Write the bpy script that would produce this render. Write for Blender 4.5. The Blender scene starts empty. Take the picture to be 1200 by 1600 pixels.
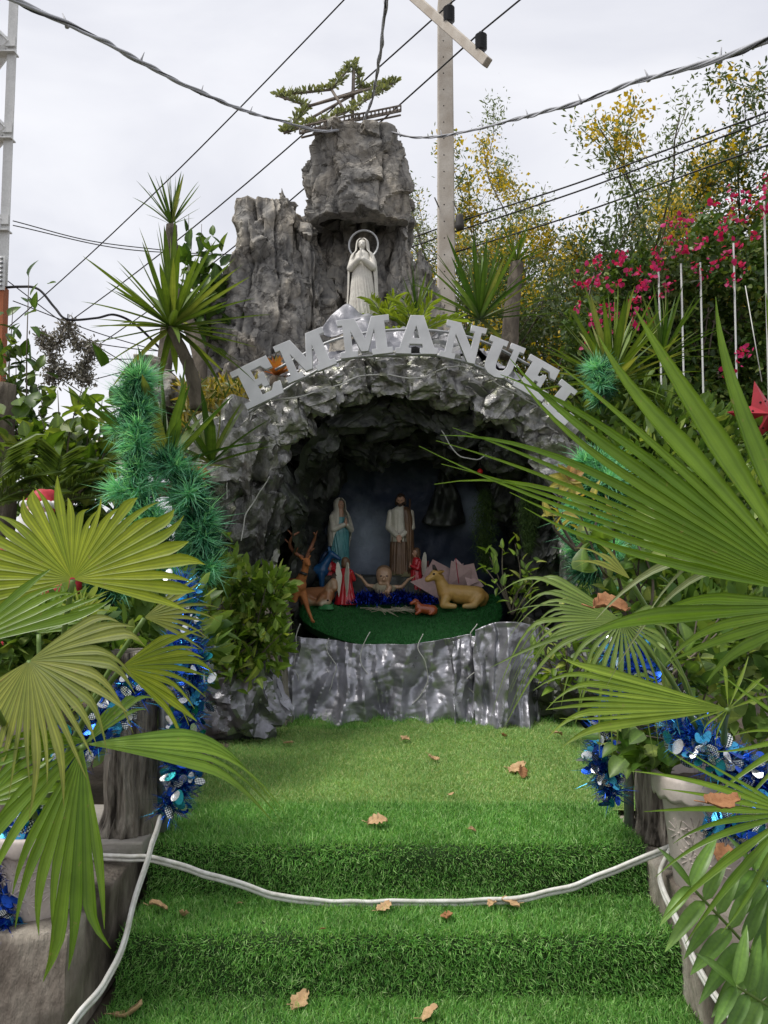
import bpy, bmesh, math, random
import numpy as np
from mathutils import Vector, Matrix, noise
R = math.radians
# ------------------------------------------------------------------ camera, sky, sun, exposure
sc = bpy.context.scene
COL = sc.collection
CAMH, PITCH, FPX = 1.6, R(3.5), 1208.0
cd = bpy.data.cameras.new('camera'); cam = bpy.data.objects.new('camera', cd); COL.objects.link(cam)
cam.location = (0, 0, CAMH); cam.rotation_euler = (R(90) + PITCH, 0, 0)
cd.sensor_fit = 'VERTICAL'; cd.sensor_height = 36; cd.lens = FPX / 1600 * 36; cd.clip_end = 2000; cd.clip_start = 0.05
sc.camera = cam
SUN_EL, SUN_AZ = R(63), R(-108)          # azimuth from +Y, clockwise: high, to the left
w = bpy.data.worlds.new('World'); sc.world = w; w.use_nodes = True
def build_world():
    nt = w.node_tree; N = nt.nodes; L = nt.links
    for n in list(N): N.remove(n)
    out = N.new('ShaderNodeOutputWorld'); bg = N.new('ShaderNodeBackground'); bg.inputs['Strength'].default_value = 0.1
    sky = N.new('ShaderNodeTexSky'); sky.sky_type = 'NISHITA'; sky.sun_disc = False
    sky.sun_elevation = SUN_EL; sky.sun_rotation = SUN_AZ; sky.dust_density = 4
    tc = N.new('ShaderNodeTexCoord'); mp = N.new('ShaderNodeMapping'); mp.inputs['Scale'].default_value = (1, 1, 2.4)
    n1 = N.new('ShaderNodeTexNoise'); n1.inputs['Scale'].default_value = 2.3; n1.inputs['Detail'].default_value = 6; n1.inputs['Roughness'].default_value = .5
    n1.inputs['Distortion'].default_value = .5
    rp = N.new('ShaderNodeValToRGB'); e = rp.color_ramp.elements
    e[0].position = .3; e[0].color = (.72, .73, .80, 1); e[1].position = .68; e[1].color = (1, 1, 1.03, 1)
    mul = N.new('ShaderNodeVectorMath'); mul.operation = 'SCALE'; mul.inputs['Scale'].default_value = 4.7
    mx = N.new('ShaderNodeMix'); mx.data_type = 'RGBA'; mx.inputs['Factor'].default_value = .93
    L.new(tc.outputs['Generated'], mp.inputs['Vector']); L.new(mp.outputs[0], n1.inputs['Vector']); L.new(n1.outputs['Fac'], rp.inputs['Fac'])
    L.new(rp.outputs['Color'], mul.inputs[0]); L.new(sky.outputs[0], mx.inputs[6]); L.new(mul.outputs[0], mx.inputs[7])
    L.new(mx.outputs[2], bg.inputs['Color']); L.new(bg.outputs[0], out.inputs[0])
build_world()
sd = bpy.data.lights.new('sun', 'SUN'); sd.energy = 1.5; sd.angle = R(18); sd.color = (1, .96, .9)
so = bpy.data.objects.new('sun', sd); COL.objects.link(so)
sdir = Vector((math.sin(SUN_AZ) * math.cos(SUN_EL), math.cos(SUN_AZ) * math.cos(SUN_EL), math.sin(SUN_EL)))
so.rotation_euler = sdir.to_track_quat('Z', 'Y').to_euler(); so.location = (-3, -4, 12)
vs = sc.view_settings; vs.view_transform = 'Standard'; vs.look = 'None'; vs.exposure = 1.14; vs.gamma = 1; vs.use_curve_mapping = False
sc.render.engine = 'CYCLES'; sc.cycles.use_denoising = True; sc.cycles.max_bounces = 6; sc.cycles.transparent_max_bounces = 4
sc.cycles.diffuse_bounces = 3; sc.cycles.glossy_bounces = 3; sc.cycles.transmission_bounces = 3
# ------------------------------------------------------------------ helpers
rnd = random.Random(7)
def at(px, py, Y):
    cx, cy = (px - 600) / FPX, (800 - py) / FPX
    dy = math.cos(PITCH) - cy * math.sin(PITCH); dz = math.sin(PITCH) + cy * math.cos(PITCH)
    t = Y / dy
    return Vector((cx * t, Y, CAMH + t * dz))
def pxm(n, Y): return n / FPX * Y
def link(o, parent=None):
    COL.objects.link(o)
    if parent is not None: o.parent = parent
    return o
def tag(o, label=None, cat=None, group=None, kind=None):
    if label: o['label'] = label
    if cat: o['category'] = cat
    if group: o['group'] = group
    if kind: o['kind'] = kind
    return o
def thing(name, label, cat, loc=(0, 0, 0), group=None):
    o = bpy.data.objects.new(name, None); COL.objects.link(o); o.location = loc; o.empty_display_size = .1
    return tag(o, label, cat, group)
class MB:
    def __init__(s): s.v = []; s.f = []; s.m = []; s.uv = None
    def add(s, vs, fs, mi=0):
        b = len(s.v); s.v += [tuple(v) for v in vs]
        for f in fs: s.f.append(tuple(i + b for i in f)); s.m.append(mi)
    def grid(s, rows, closed=False, mi=0, cap=False):
        b = len(s.v); n = len(rows[0])
        for r in rows: s.v += [tuple(p) for p in r]
        m = n if closed else n - 1
        for i in range(len(rows) - 1):
            for j in range(m):
                k = (j + 1) % n
                s.f.append((b + i * n + j, b + i * n + k, b + (i + 1) * n + k, b + (i + 1) * n + j)); s.m.append(mi)
        if cap:
            s.f.append(tuple(b + j for j in range(n))[::-1]); s.m.append(mi)
            e = b + (len(rows) - 1) * n
            s.f.append(tuple(e + j for j in range(n))); s.m.append(mi)
    def tube(s, pts, r, sides=8, mi=0, cap=True, ph=0):
        pts = [Vector(p) for p in pts]; n = len(pts)
        rr = r if hasattr(r, '__len__') else [r] * n
        rows = []; ref = None
        for i in range(n):
            t = (pts[min(i + 1, n - 1)] - pts[max(i - 1, 0)]).normalized()
            if ref is None:
                ref = t.cross(Vector((0, 0, 1)) if abs(t.z) < .9 else Vector((1, 0, 0))).normalized()
            u = (ref - t * ref.dot(t)).normalized(); ref = u; v = t.cross(u)
            rows.append([pts[i] + (u * math.cos(a) + v * math.sin(a)) * rr[i] for a in [ph + 2 * math.pi * k / sides for k in range(sides)]])
        s.grid(rows, True, mi, cap)
    def box(s, c, d, mi=0, rz=0, mat=None):
        c = Vector(c); M = mat or Matrix.Rotation(rz, 3, 'Z')
        vs = [c + M @ Vector((x * d[0] / 2, y * d[1] / 2, z * d[2] / 2)) for z in (-1, 1) for y in (-1, 1) for x in (-1, 1)]
        s.add(vs, [(0, 2, 3, 1), (4, 5, 7, 6), (0, 1, 5, 4), (2, 6, 7, 3), (0, 4, 6, 2), (1, 3, 7, 5)], mi)
    def capsule(s, p0, r0, p1, r1, sides=14, flat=None):
        p0 = Vector(p0); p1 = Vector(p1); t = (p1 - p0); ln = t.length; t = t / ln if ln > 1e-6 else Vector((0, 0, 1))
        u = t.cross(Vector((0, 0, 1)) if abs(t.z) < .9 else Vector((1, 0, 0))).normalized(); v = t.cross(u)
        rows = []
        for k in range(1, 7):
            a = -math.pi / 2 + k * math.pi / 12; rows.append((p0 + t * r0 * math.sin(a), r0 * math.cos(a)))
        for k in range(0, 6):
            a = k * math.pi / 12; rows.append((p1 + t * r1 * math.sin(a), r1 * math.cos(a)))
        s.grid([[c + (u * math.cos(a) + v * math.sin(a)) * r for a in [2 * math.pi * j / sides for j in range(sides)]] for c, r in rows], True, 0, True)
    def build(s, name, mats, parent=None, smooth=True, crisp=0, origin=None):
        me = bpy.data.meshes.new(name); 
        vs = s.v if origin is None else [tuple(Vector(v) - Vector(origin)) for v in s.v]
        me.from_pydata(vs, [], s.f)
        for m in (mats if isinstance(mats, (list, tuple)) else [mats]): me.materials.append(m)
        if any(s.m): me.polygons.foreach_set('material_index', s.m)
        if smooth: me.polygons.foreach_set('use_smooth', [True] * len(me.polygons))
        if crisp: me.set_sharp_from_angle(angle=R(crisp))
        if s.uv:
            uvl = me.uv_layers.new(name='UVMap'); li = np.empty(len(me.loops), dtype=np.int32); me.loops.foreach_get('vertex_index', li)
            uvl.data.foreach_set('uv', np.array(s.uv, dtype=np.float32)[li].ravel())
        me.update()
        o = bpy.data.objects.new(name, me); COL.objects.link(o)
        if parent is not None: o.parent = parent
        if origin is not None: o.location = origin
        return o
def mesh_np(name, V, F, mats, parent=None, smooth=False, midx=None, uv=None):
    V = np.asarray(V, dtype=np.float32); F = np.asarray(F, dtype=np.int32); k = F.shape[1]
    me = bpy.data.meshes.new(name)
    me.vertices.add(len(V)); me.vertices.foreach_set('co', V.ravel())
    me.loops.add(F.size); me.loops.foreach_set('vertex_index', F.ravel())
    me.polygons.add(len(F)); me.polygons.foreach_set('loop_start', np.arange(0, F.size, k, dtype=np.int32))
    try: me.polygons.foreach_set('loop_total', np.full(len(F), k, dtype=np.int32))
    except Exception: pass
    for m in (mats if isinstance(mats, (list, tuple)) else [mats]): me.materials.append(m)
    if midx is not None: me.polygons.foreach_set('material_index', np.asarray(midx, dtype=np.int32))
    me.polygons.foreach_set('use_smooth', np.full(len(F), smooth))
    if uv is not None:
        uvl = me.uv_layers.new(name='UVMap'); uvl.data.foreach_set('uv', np.asarray(uv, dtype=np.float32)[F.ravel()].ravel())
    me.update(calc_edges=True); me.validate()
    o = bpy.data.objects.new(name, me); COL.objects.link(o)
    if parent is not None: o.parent = parent
    return o
def inst(src, name, M, parent=None):
    o = bpy.data.objects.new(name, src if isinstance(src, bpy.types.Mesh) else src.data); COL.objects.link(o)
    if parent is not None: o.parent = parent
    o.matrix_basis = M
    return o
def mod(o, kind, **kw):
    m = o.modifiers.new(kind.lower(), kind)
    for k, v in kw.items(): setattr(m, k, v)
    return m
def crom(pts, n):
    P = [Vector(p) for p in pts]; P = [P[0] * 2 - P[1]] + P + [P[-1] * 2 - P[-2]]; out = []
    for i in range(1, len(P) - 2):
        for k in range(n):
            t = k / n; a, b, c, d = P[i - 1], P[i], P[i + 1], P[i + 2]
            out.append(.5 * ((2 * b) + (c - a) * t + (2 * a - 5 * b + 4 * c - d) * t * t + (3 * b - a - 3 * c + d) * t ** 3))
    out.append(P[-2]); return out
def lerp(a, b, t): return a + (b - a) * t
def interp(rows, x):
    for i in range(len(rows) - 1):
        if x <= rows[i + 1][0] or i == len(rows) - 2:
            t = (x - rows[i][0]) / (rows[i + 1][0] - rows[i][0]); t = max(0, min(1, t)); t = t * t * (3 - 2 * t) * .5 + t * .5
            return [lerp(p, q, t) for p, q in zip(rows[i][1:], rows[i + 1][1:])]
def rot_to(x, z):          # matrix whose X axis is x, Z close to z
    x = Vector(x).normalized(); z = Vector(z); y = z.cross(x).normalized(); z = x.cross(y)
    return Matrix((x, y, z)).transposed()
def xf(loc, M3, s=1.0):
    M = M3.to_4x4() @ (Matrix.Diagonal((s, s, s, 1)) if not hasattr(s, '__len__') else Matrix.Diagonal((*s, 1)))
    M.translation = Vector(loc); return M
NV1, NV2 = Vector((31.4, 7.7, 12.9)), Vector((-18.3, 44.1, 3.6))
def nvec(q): return Vector((noise.noise(q), noise.noise(q + NV1), noise.noise(q + NV2)))
def facet(p, s, off):
    q = p * s + Vector((off, off * 1.7, off * .3)); d, c = noise.voronoi(q); c = c[0]
    h = noise.cell_vector(c * 31.7)
    return (h - Vector((.5, .5, .5))).dot(q - c) * 1.4 + (noise.cell(c * 17.3) - .5) * .5
def scrunch(p, s, off):
    """sharp ridges with soft hollows between them, as in scrunched cloth"""
    q = p * s + Vector((off, off * 1.3, off * .7)); q = q + nvec(q * .8) * .55
    r1 = 1 - 2.2 * abs(noise.noise(q)); r2 = 1 - 2.2 * abs(noise.noise(q * 2.1 + Vector((5, 1, 3)))); r3 = 1 - 2 * abs(noise.noise(q * 4.7))
    return .55 * r1 + .3 * r2 * (.4 + .6 * max(0, r1)) + .1 * r3
ROTS = [Matrix.Rotation(.6 + 1.1 * k, 3, Vector((.3 + k * .4, .8 - k * .3, .5))) for k in range(4)]
def plin(q):
    """piecewise-linear noise on a tetrahedral lattice: flat facets that meet in sharp creases"""
    ix, iy, iz = math.floor(q.x), math.floor(q.y), math.floor(q.z); f = [(q.x - ix, 0), (q.y - iy, 1), (q.z - iz, 2)]; f.sort(reverse=True)
    c = [ix, iy, iz]; h = lambda: noise.cell(Vector((c[0] + .5, c[1] + .5, c[2] + .5)))
    v0 = h(); c[f[0][1]] += 1; v1 = h(); c[f[1][1]] += 1; v2 = h(); c[f[2][1]] += 1; v3 = h()
    return v0 * (1 - f[0][0]) + v1 * (f[0][0] - f[1][0]) + v2 * (f[1][0] - f[2][0]) + v3 * f[2][0]
def crumple(p, s, off):
    q = p * s + Vector((off, off * .7, off * 1.3)); q = q + nvec(q * .6) * .45
    return .7 * plin(ROTS[0] @ q) + .44 * plin(ROTS[1] @ (q * 2.1)) + .17 * plin(ROTS[2] @ (q * 4.6))
# ------------------------------------------------------------------ materials
MATS = {}
def nodes(name):
    m = bpy.data.materials.new(name); m.use_nodes = True; nt = m.node_tree
    return m, nt, nt.nodes['Principled BSDF'], nt.nodes['Material Output']
def ramp(nt, fac, stops, interp_='LINEAR'):
    r = nt.nodes.new('ShaderNodeValToRGB'); r.color_ramp.interpolation = interp_; e = r.color_ramp.elements
    while len(e) < len(stops): e.new(.5)
    for k, (p, c) in enumerate(stops): e[k].position = p; e[k].color = (*c, 1)
    if fac is not None: nt.links.new(fac, r.inputs['Fac'])
    return r
def tex(nt, kind, scale, detail=4, vec=None, dist=0, rough=.55):
    n = nt.nodes.new('ShaderNodeTex' + kind); n.inputs['Scale'].default_value = scale
    if kind == 'Noise': n.inputs['Detail'].default_value = detail; n.inputs['Distortion'].default_value = dist; n.inputs['Roughness'].default_value = rough
    if vec is not None: nt.links.new(vec, n.inputs['Vector'])
    return n
def coords(nt, kind='Object', scale=None):
    t = nt.nodes.new('ShaderNodeTexCoord'); o = t.outputs[kind]
    if scale:
        mp = nt.nodes.new('ShaderNodeMapping'); mp.inputs['Scale'].default_value = scale; nt.links.new(o, mp.inputs['Vector']); o = mp.outputs[0]
    return o
def bump(nt, b, h, strength, dist=.01, prev=None):
    n = nt.nodes.new('ShaderNodeBump'); n.inputs['Strength'].default_value = strength; n.inputs['Distance'].default_value = dist
    nt.links.new(h, n.inputs['Height'])
    if prev is not None: nt.links.new(prev.outputs[0], n.inputs['Normal'])
    if b is not None: nt.links.new(n.outputs[0], b.inputs['Normal'])
    return n
def mixc(nt, fac, a, b, mode='MIX'):
    m = nt.nodes.new('ShaderNodeMix'); m.data_type = 'RGBA'; m.blend_type = mode
    for s, i in ((a, 6), (b, 7), (fac, 0)):
        if isinstance(s, (int, float)): m.inputs[i].default_value = s
        elif isinstance(s, tuple): m.inputs[i].default_value = (*s, 1)
        else: nt.links.new(s, m.inputs[i])
    return m.outputs[2]
def surf(name, c1, c2, scale=8, rough=.8, metal=0, bs=.3, bscale=40, bdist=.01, space='Object', stretch=None, stops=None, spec=.4, sheen=0, coat=0):
    if name in MATS: return MATS[name]
    m, nt, b, o = nodes(name); v = coords(nt, space, stretch)
    n = tex(nt, 'Noise', scale, 6, v, .3); r = ramp(nt, n.outputs['Fac'], stops or [(.3, c1), (.7, c2)])
    n2 = tex(nt, 'Noise', bscale, 6, v)
    col = mixc(nt, .35, r.outputs[0], ramp(nt, n2.outputs['Fac'], [(.3, (.55, .55, .55)), (.7, (1, 1, 1))]).outputs[0], 'MULTIPLY')
    nt.links.new(col, b.inputs['Base Color']); b.inputs['Roughness'].default_value = rough; b.inputs['Metallic'].default_value = metal
    b.inputs['Specular IOR Level'].default_value = spec; b.inputs['Coat Weight'].default_value = coat
    if bs: bump(nt, b, n2.outputs['Fac'], bs, bdist)
    MATS[name] = m; return m
def plain(name, c, rough=.6, metal=0, spec=.4, var=.15, coat=0):
    d = tuple(x * (1 - var) for x in c); return surf(name, d, c, 12, rough, metal, .15, 60, .004, spec=spec, coat=coat)
def leafmat(name, c1, c2, trans=.35, rough=.45, island=False, vein=0, c3=None, spec=.4, tint=None, uvtip=None):
    if name in MATS: return MATS[name]
    m, nt, b, o = nodes(name)
    if island: g = nt.nodes.new('ShaderNodeNewGeometry'); f = g.outputs['Random Per Island']
    else: g = nt.nodes.new('ShaderNodeObjectInfo'); f = g.outputs['Random']
    st = [(0, c1), (1, c2)] if c3 is None else [(0, c1), (.75, c2), (.95, c3)]
    col = ramp(nt, f, st).outputs[0]
    n = tex(nt, 'Noise', 14, 4, coords(nt, 'Object')); nb_ = tex(nt, 'Noise', 2.4, 4, coords(nt, 'Object'))
    col = mixc(nt, .6, col, ramp(nt, nb_.outputs['Fac'], [(.32, (.68, .72, .62)), (.68, (1.15, 1.12, 1.05))]).outputs[0], 'MULTIPLY')
    col = mixc(nt, .5, col, ramp(nt, n.outputs['Fac'], [(.3, (.6, .62, .5)), (.7, (1.15, 1.1, 1.0))]).outputs[0], 'MULTIPLY')
    if vein or uvtip:
        uv = coords(nt, 'UV'); sp = nt.nodes.new('ShaderNodeSeparateXYZ'); nt.links.new(uv, sp.inputs[0])
    if vein:
        rb = ramp(nt, sp.outputs[0], [(0, (.62, .66, .5)), (.4, (.95, .96, .9)), (.5, (1.45, 1.4, 1.1)), (.6, (1.02, 1.02, 1)), (1, (.66, .7, .55))]); col = mixc(nt, .75, col, rb.outputs[0], 'MULTIPLY')
        wv = nt.nodes.new('ShaderNodeTexWave'); wv.inputs['Scale'].default_value = 1; wv.bands_direction = 'X'; wv.inputs['Distortion'].default_value = .6
        mp = nt.nodes.new('ShaderNodeMapping'); mp.inputs['Scale'].default_value = (vein * .14, .6, 1); nt.links.new(uv, mp.inputs[0]); nt.links.new(mp.outputs[0], wv.inputs['Vector'])
        col = mixc(nt, .5, col, ramp(nt, wv.outputs['Fac'], [(.1, (.62, .66, .55)), (.6, (1.05, 1.05, 1))]).outputs[0], 'MULTIPLY')
        bump(nt, b, wv.outputs['Fac'], .25, .002)
    if vein:
        sn = tex(nt, 'Noise', 55, 3, coords(nt, 'Object')); col = mixc(nt, ramp(nt, sn.outputs['Fac'], [(.66, (0, 0, 0)), (.74, (.55, .55, .55))]).outputs[0], col, (.3, .24, .1))
    if uvtip:
        n3 = tex(nt, 'Noise', 25, 4, coords(nt, 'Object')); ad = nt.nodes.new('ShaderNodeMath'); ad.operation = 'MULTIPLY_ADD'
        nt.links.new(n3.outputs['Fac'], ad.inputs[0]); ad.inputs[1].default_value = .35; nt.links.new(sp.outputs[1], ad.inputs[2])
        col = mixc(nt, ramp(nt, ad.outputs[0], [(uvtip[1], (0, 0, 0)), (uvtip[1] + .12, (1, 1, 1))]).outputs[0], col, uvtip[0])
    nt.links.new(col, b.inputs['Base Color']); b.inputs['Roughness'].default_value = rough; b.inputs['Specular IOR Level'].default_value = spec
    t = nt.nodes.new('ShaderNodeBsdfTranslucent'); tm = mixc(nt, 1.0, col, (1.25, 1.2, .5), 'MULTIPLY'); nt.links.new(tm, t.inputs['Color'])
    mx = nt.nodes.new('ShaderNodeMixShader'); mx.inputs[0].default_value = trans
    nt.links.new(b.outputs[0], mx.inputs[1]); nt.links.new(t.outputs[0], mx.inputs[2]); nt.links.new(mx.outputs[0], o.inputs[0])
    MATS[name] = m; return m
def rockmat():
    m, nt, b, o = nodes('cement_rock'); v = coords(nt, 'Object'); vz = coords(nt, 'Object', (1, 1, .35))
    a = tex(nt, 'Noise', 1.6, 8, v, .6); c = tex(nt, 'Noise', 7, 8, vz, 1.2, .65); d = tex(nt, 'Noise', 30, 6, v)
    col = ramp(nt, a.outputs['Fac'], [(.3, (.17, .168, .165)), (.48, (.26, .255, .245)), (.6, (.36, .335, .295)), (.75, (.24, .235, .23))]).outputs[0]
    col = mixc(nt, .85, col, ramp(nt, c.outputs['Fac'], [(.3, (.3, .3, .31)), (.45, (.8, .79, .78)), (.65, (1.2, 1.18, 1.14))]).outputs[0], 'MULTIPLY')
    g = nt.nodes.new('ShaderNodeNewGeometry')
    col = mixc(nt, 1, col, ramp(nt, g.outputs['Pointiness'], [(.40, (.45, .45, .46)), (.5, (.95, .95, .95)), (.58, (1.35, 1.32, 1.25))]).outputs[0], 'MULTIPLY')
    vo = nt.nodes.new('ShaderNodeTexVoronoi'); vo.feature = 'DISTANCE_TO_EDGE'; vo.inputs['Scale'].default_value = 2.6
    wn = tex(nt, 'Noise', 3, 5, v, 0); va = nt.nodes.new('ShaderNodeVectorMath'); va.operation = 'MULTIPLY_ADD'
    nt.links.new(wn.outputs['Color'], va.inputs[0]); va.inputs[1].default_value = (.7, .7, .7); nt.links.new(v, va.inputs[2]); nt.links.new(va.outputs[0], vo.inputs['Vector'])
    col = mixc(nt, .8, col, ramp(nt, vo.outputs['Distance'], [(.0, (.4, .4, .4)), (.03, (1, 1, 1))]).outputs[0], 'MULTIPLY')
    nt.links.new(col, b.inputs['Base Color']); b.inputs['Roughness'].default_value = .9; b.inputs['Specular IOR Level'].default_value = .25
    b0 = bump(nt, None, ramp(nt, vo.outputs['Distance'], [(0, (0, 0, 0)), (.05, (1, 1, 1))]).outputs[0], .4, .03); b1 = bump(nt, None, c.outputs['Fac'], .55, .05, b0); b2 = bump(nt, b, d.outputs['Fac'], .7, .02, b1)
    return m
def foilmat(name, c1, c2, metal, rough, patch=None, bscale=9, green=None):
    m, nt, b, o = nodes(name); v = coords(nt, 'Object')
    a = tex(nt, 'Noise', 3.2, 6, v, .4); col = ramp(nt, a.outputs['Fac'], [(.32, c1), (.66, c2)]).outputs[0]
    if green:
        gn = tex(nt, 'Noise', 1.9, 4, v); col = mixc(nt, ramp(nt, gn.outputs['Fac'], [(.48, (0, 0, 0)), (.62, (.8, .8, .8))]).outputs[0], col, green)
    if patch:       # soft-edged round patches mixed over the base colour
        for (p, r, c, k) in patch:
            vm = nt.nodes.new('ShaderNodeVectorMath'); vm.operation = 'DISTANCE'; nt.links.new(v, vm.inputs[0]); vm.inputs[1].default_value = p
            pn = tex(nt, 'Noise', 6, 5, v); ad = nt.nodes.new('ShaderNodeMath'); ad.operation = 'MULTIPLY_ADD'
            nt.links.new(pn.outputs['Fac'], ad.inputs[0]); ad.inputs[1].default_value = r * .5; nt.links.new(vm.outputs['Value'], ad.inputs[2])
            col = mixc(nt, ramp(nt, ad.outputs[0], [(r * .4, (k, k, k)), (r * 1.25, (0, 0, 0))], 'EASE').outputs[0], col, c)
    nt.links.new(col, b.inputs['Base Color']); b.inputs['Metallic'].default_value = metal
    rr = ramp(nt, tex(nt, 'Noise', 11, 4, v).outputs['Fac'], [(.3, (rough - .1,) * 3), (.7, (rough + .15,) * 3)]); nt.links.new(rr.outputs[0], b.inputs['Roughness'])
    vo = nt.nodes.new('ShaderNodeTexVoronoi'); vo.inputs['Scale'].default_value = bscale
    wn = tex(nt, 'Noise', 5, 5, v, 0); va = nt.nodes.new('ShaderNodeVectorMath'); va.operation = 'MULTIPLY_ADD'
    nt.links.new(wn.outputs['Color'], va.inputs[0]); va.inputs[1].default_value = (.35, .35, .35); nt.links.new(v, va.inputs[2]); nt.links.new(va.outputs[0], vo.inputs['Vector'])
    b1 = bump(nt, None, vo.outputs['Distance'], .22, .03)
    fn = tex(nt, 'Noise', 28, 6, v, 1.5); bump(nt, b, fn.outputs['Fac'], .18, .008, b1)
    return m
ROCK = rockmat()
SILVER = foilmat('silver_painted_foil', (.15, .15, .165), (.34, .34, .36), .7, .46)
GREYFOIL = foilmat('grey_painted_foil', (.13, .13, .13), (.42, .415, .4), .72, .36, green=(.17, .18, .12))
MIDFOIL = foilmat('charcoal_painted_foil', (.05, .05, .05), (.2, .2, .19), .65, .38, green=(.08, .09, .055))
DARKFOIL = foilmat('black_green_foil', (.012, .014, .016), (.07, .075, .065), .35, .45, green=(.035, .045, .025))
WHITEPLASTIC = plain('white_plastic', (.72, .73, .7), .45)
CONCRETE = surf('concrete', (.3, .28, .25), (.46, .43, .39), 2.5, .9, 0, .5, 45, .01)
DIRTYCON = surf('dirty_concrete', (.1, .085, .07), (.36, .33, .28), 4.5, .95, 0, .8, 38, .02, stretch=(1, 1, .45), stops=[(.3, (.06, .048, .037)), (.45, (.2, .17, .14)), (.6, (.34, .305, .255)), (.75, (.44, .41, .36))])
BARK = surf('grey_bark', (.05, .045, .04), (.3, .27, .23), 22, .95, 0, 1.0, 70, .02, stretch=(1, 1, .16), stops=[(.36, (.03, .025, .02)), (.46, (.17, .15, .125)), (.6, (.36, .33, .28)), (.72, (.24, .2, .16))])
DARKBARK = surf('dark_bark', (.06, .05, .04), (.2, .17, .13), 9, .95, 0, .8, 40, .02, stretch=(1, 1, .4))
BLACKWIRE = plain('black_wire', (.02, .02, .022), .6)
WHITEWIRE = plain('white_wire', (.6, .6, .57), .5)
GALV = surf('galvanised_steel', (.28, .29, .3), (.45, .46, .47), 10, .5, .6, .1, 60)
STEELPAINT = plain('white_painted_steel', (.72, .73, .72), .5)
# ================================================================== setting
SX0, SX1 = -.98, 1.09
def sheet(name, x0, x1, y0, y1, z, m, n=40, amp=0, kind='structure'):
    b = MB(); rows = []
    for j in range(n + 1):
        y = lerp(y0, y1, j / n); rows.append([(lerp(x0, x1, i / n), y, z + amp * noise.noise(Vector((lerp(x0, x1, i / n) * .3, y * .3, 3)))) for i in range(n + 1)])
    b.grid(rows); return tag(b.build(name, m), kind=kind)
SOIL = surf('earth', (.07, .055, .04), (.16, .13, .1), 3, .95, 0, .6, 20, .03)
sheet('ground', -150, 150, -40, 300, -.02, SOIL, 30)
TURFBASE = surf('turf_backing', (.01, .03, .005), (.025, .06, .01), 30, .95, 0, .5, 120, .01)
TURFLIGHT = surf('pale_turf_backing', (.14, .22, .05), (.24, .33, .09), 30, .95, 0, .5, 120, .01)
# profile of the turfed stairs (Y, z)
def arc(c, r, a0, a1, n=6): return [(c[0] + r * math.cos(R(lerp(a0, a1, k / n))), c[1] + r * math.sin(R(lerp(a0, a1, k / n)))) for k in range(n + 1)]
PROF = [(1.2, .004), (2.0, .004), (2.86, .004)] + arc((2.89, .035), .03, -90, -10, 3) + [(2.932, .10)] + arc((2.985, .155), .048, 180, 95, 6) + [(3.15, .203), (3.24, .203)] + arc((3.26, .235), .03, -90, -10, 3) + [(3.297, .30)] + arc((3.35, .352), .05, 180, 95, 6) + [(3.55, .404), (3.7, .404), (3.86, .404)]
def resample(P, step):
    out = [P[0]]
    for a, b in zip(P, P[1:]):
        d = math.dist(a, b); n = max(1, int(d / step))
        out += [(lerp(a[0], b[0], k / n), lerp(a[1], b[1], k / n)) for k in range(1, n + 1)]
    return out
PR = resample(PROF, .03)
def sagz(x, y, k=1): return k * .012 * noise.noise(Vector((x * 2.2, y * 2.2, 9.1)))
b = MB(); NXS = 50
b.grid([[(lerp(SX0, SX1, i / NXS), y + sagz(lerp(SX0, SX1, i / NXS) + 5, z * 3 + y, 1.2), z + sagz(lerp(SX0, SX1, i / NXS), y)) for i in range(NXS + 1)] for y, z in PR])
steps = tag(b.build('turf_steps', TURFBASE), kind='structure')
b = MB()     # solid masonry below the turf
b.box((.055, 3.3, .07), (SX1 - SX0 - .004, .5, .14)); b.box((.055, 5.0, .17), (SX1 - SX0 - .004, 3.1, .34))
tag(b.build('stair_core', DIRTYCON, smooth=False), kind='structure')
PZ = .396
b = MB(); rows = []
for j in range(61):
    y = lerp(3.8, 6.75, j / 60); rows.append([(x, y, PZ + sagz(x, y, 1.0) + (.05 * math.exp(-((y - 5.86 - .07 * math.sin(x * 3)) / .09) ** 2) * (.5 + .5 * noise.noise(Vector((x * 1.7, 0, 2)))) if y > 5.5 else 0)) for x in [lerp(SX0 - .1, SX1 + .35, i / 60) for i in range(61)]])
b.grid(rows); tag(b.build('turf_platform', TURFLIGHT), kind='structure')
platrows = rows
# --- turf blades: nobody could count them
def blades(name, P, Nn, length, width, m, seed=1, lean=.5):
    rg = np.random.default_rng(seed); n = len(P)
    d = Nn + rg.normal(0, lean, (n, 3)); d /= np.linalg.norm(d, axis=1)[:, None]
    s = np.cross(d, rg.normal(0, 1, (n, 3))); s /= np.linalg.norm(s, axis=1)[:, None] + 1e-9
    L = length * rg.uniform(.55, 1.15, (n, 1)); W = width * rg.uniform(.7, 1.2, (n, 1))
    bend = rg.normal(0, 1, (n, 3)) * .35 * L
    a = P - s * W / 2; c = P + s * W / 2; mid = P + d * L * .6 + bend * .25; tip = P + d * L + bend
    V = np.empty((n * 5, 3)); V[0::5] = a; V[1::5] = c; V[2::5] = mid + s * W * .4; V[3::5] = mid - s * W * .4; V[4::5] = tip
    k = np.arange(n)[:, None] * 5
    F = np.concatenate([k + np.array([[0, 1, 2]]), k + np.array([[0, 2, 3]]), k + np.array([[3, 2, 4]])])
    o = mesh_np(name, V, F, m); return tag(o, kind='stuff')
GRASS = leafmat('turf_blade', (.08, .28, .055), (.28, .6, .15), .3, .5, island=True, c3=(.52, .74, .36))
GRASSL = leafmat('pale_turf_blade', (.18, .38, .12), (.37, .6, .22), .3, .5, island=True, c3=(.6, .66, .34))
GRASSD = leafmat('dark_turf_blade', (.02, .17, .04), (.05, .28, .075), .25, .6, island=True)
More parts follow.
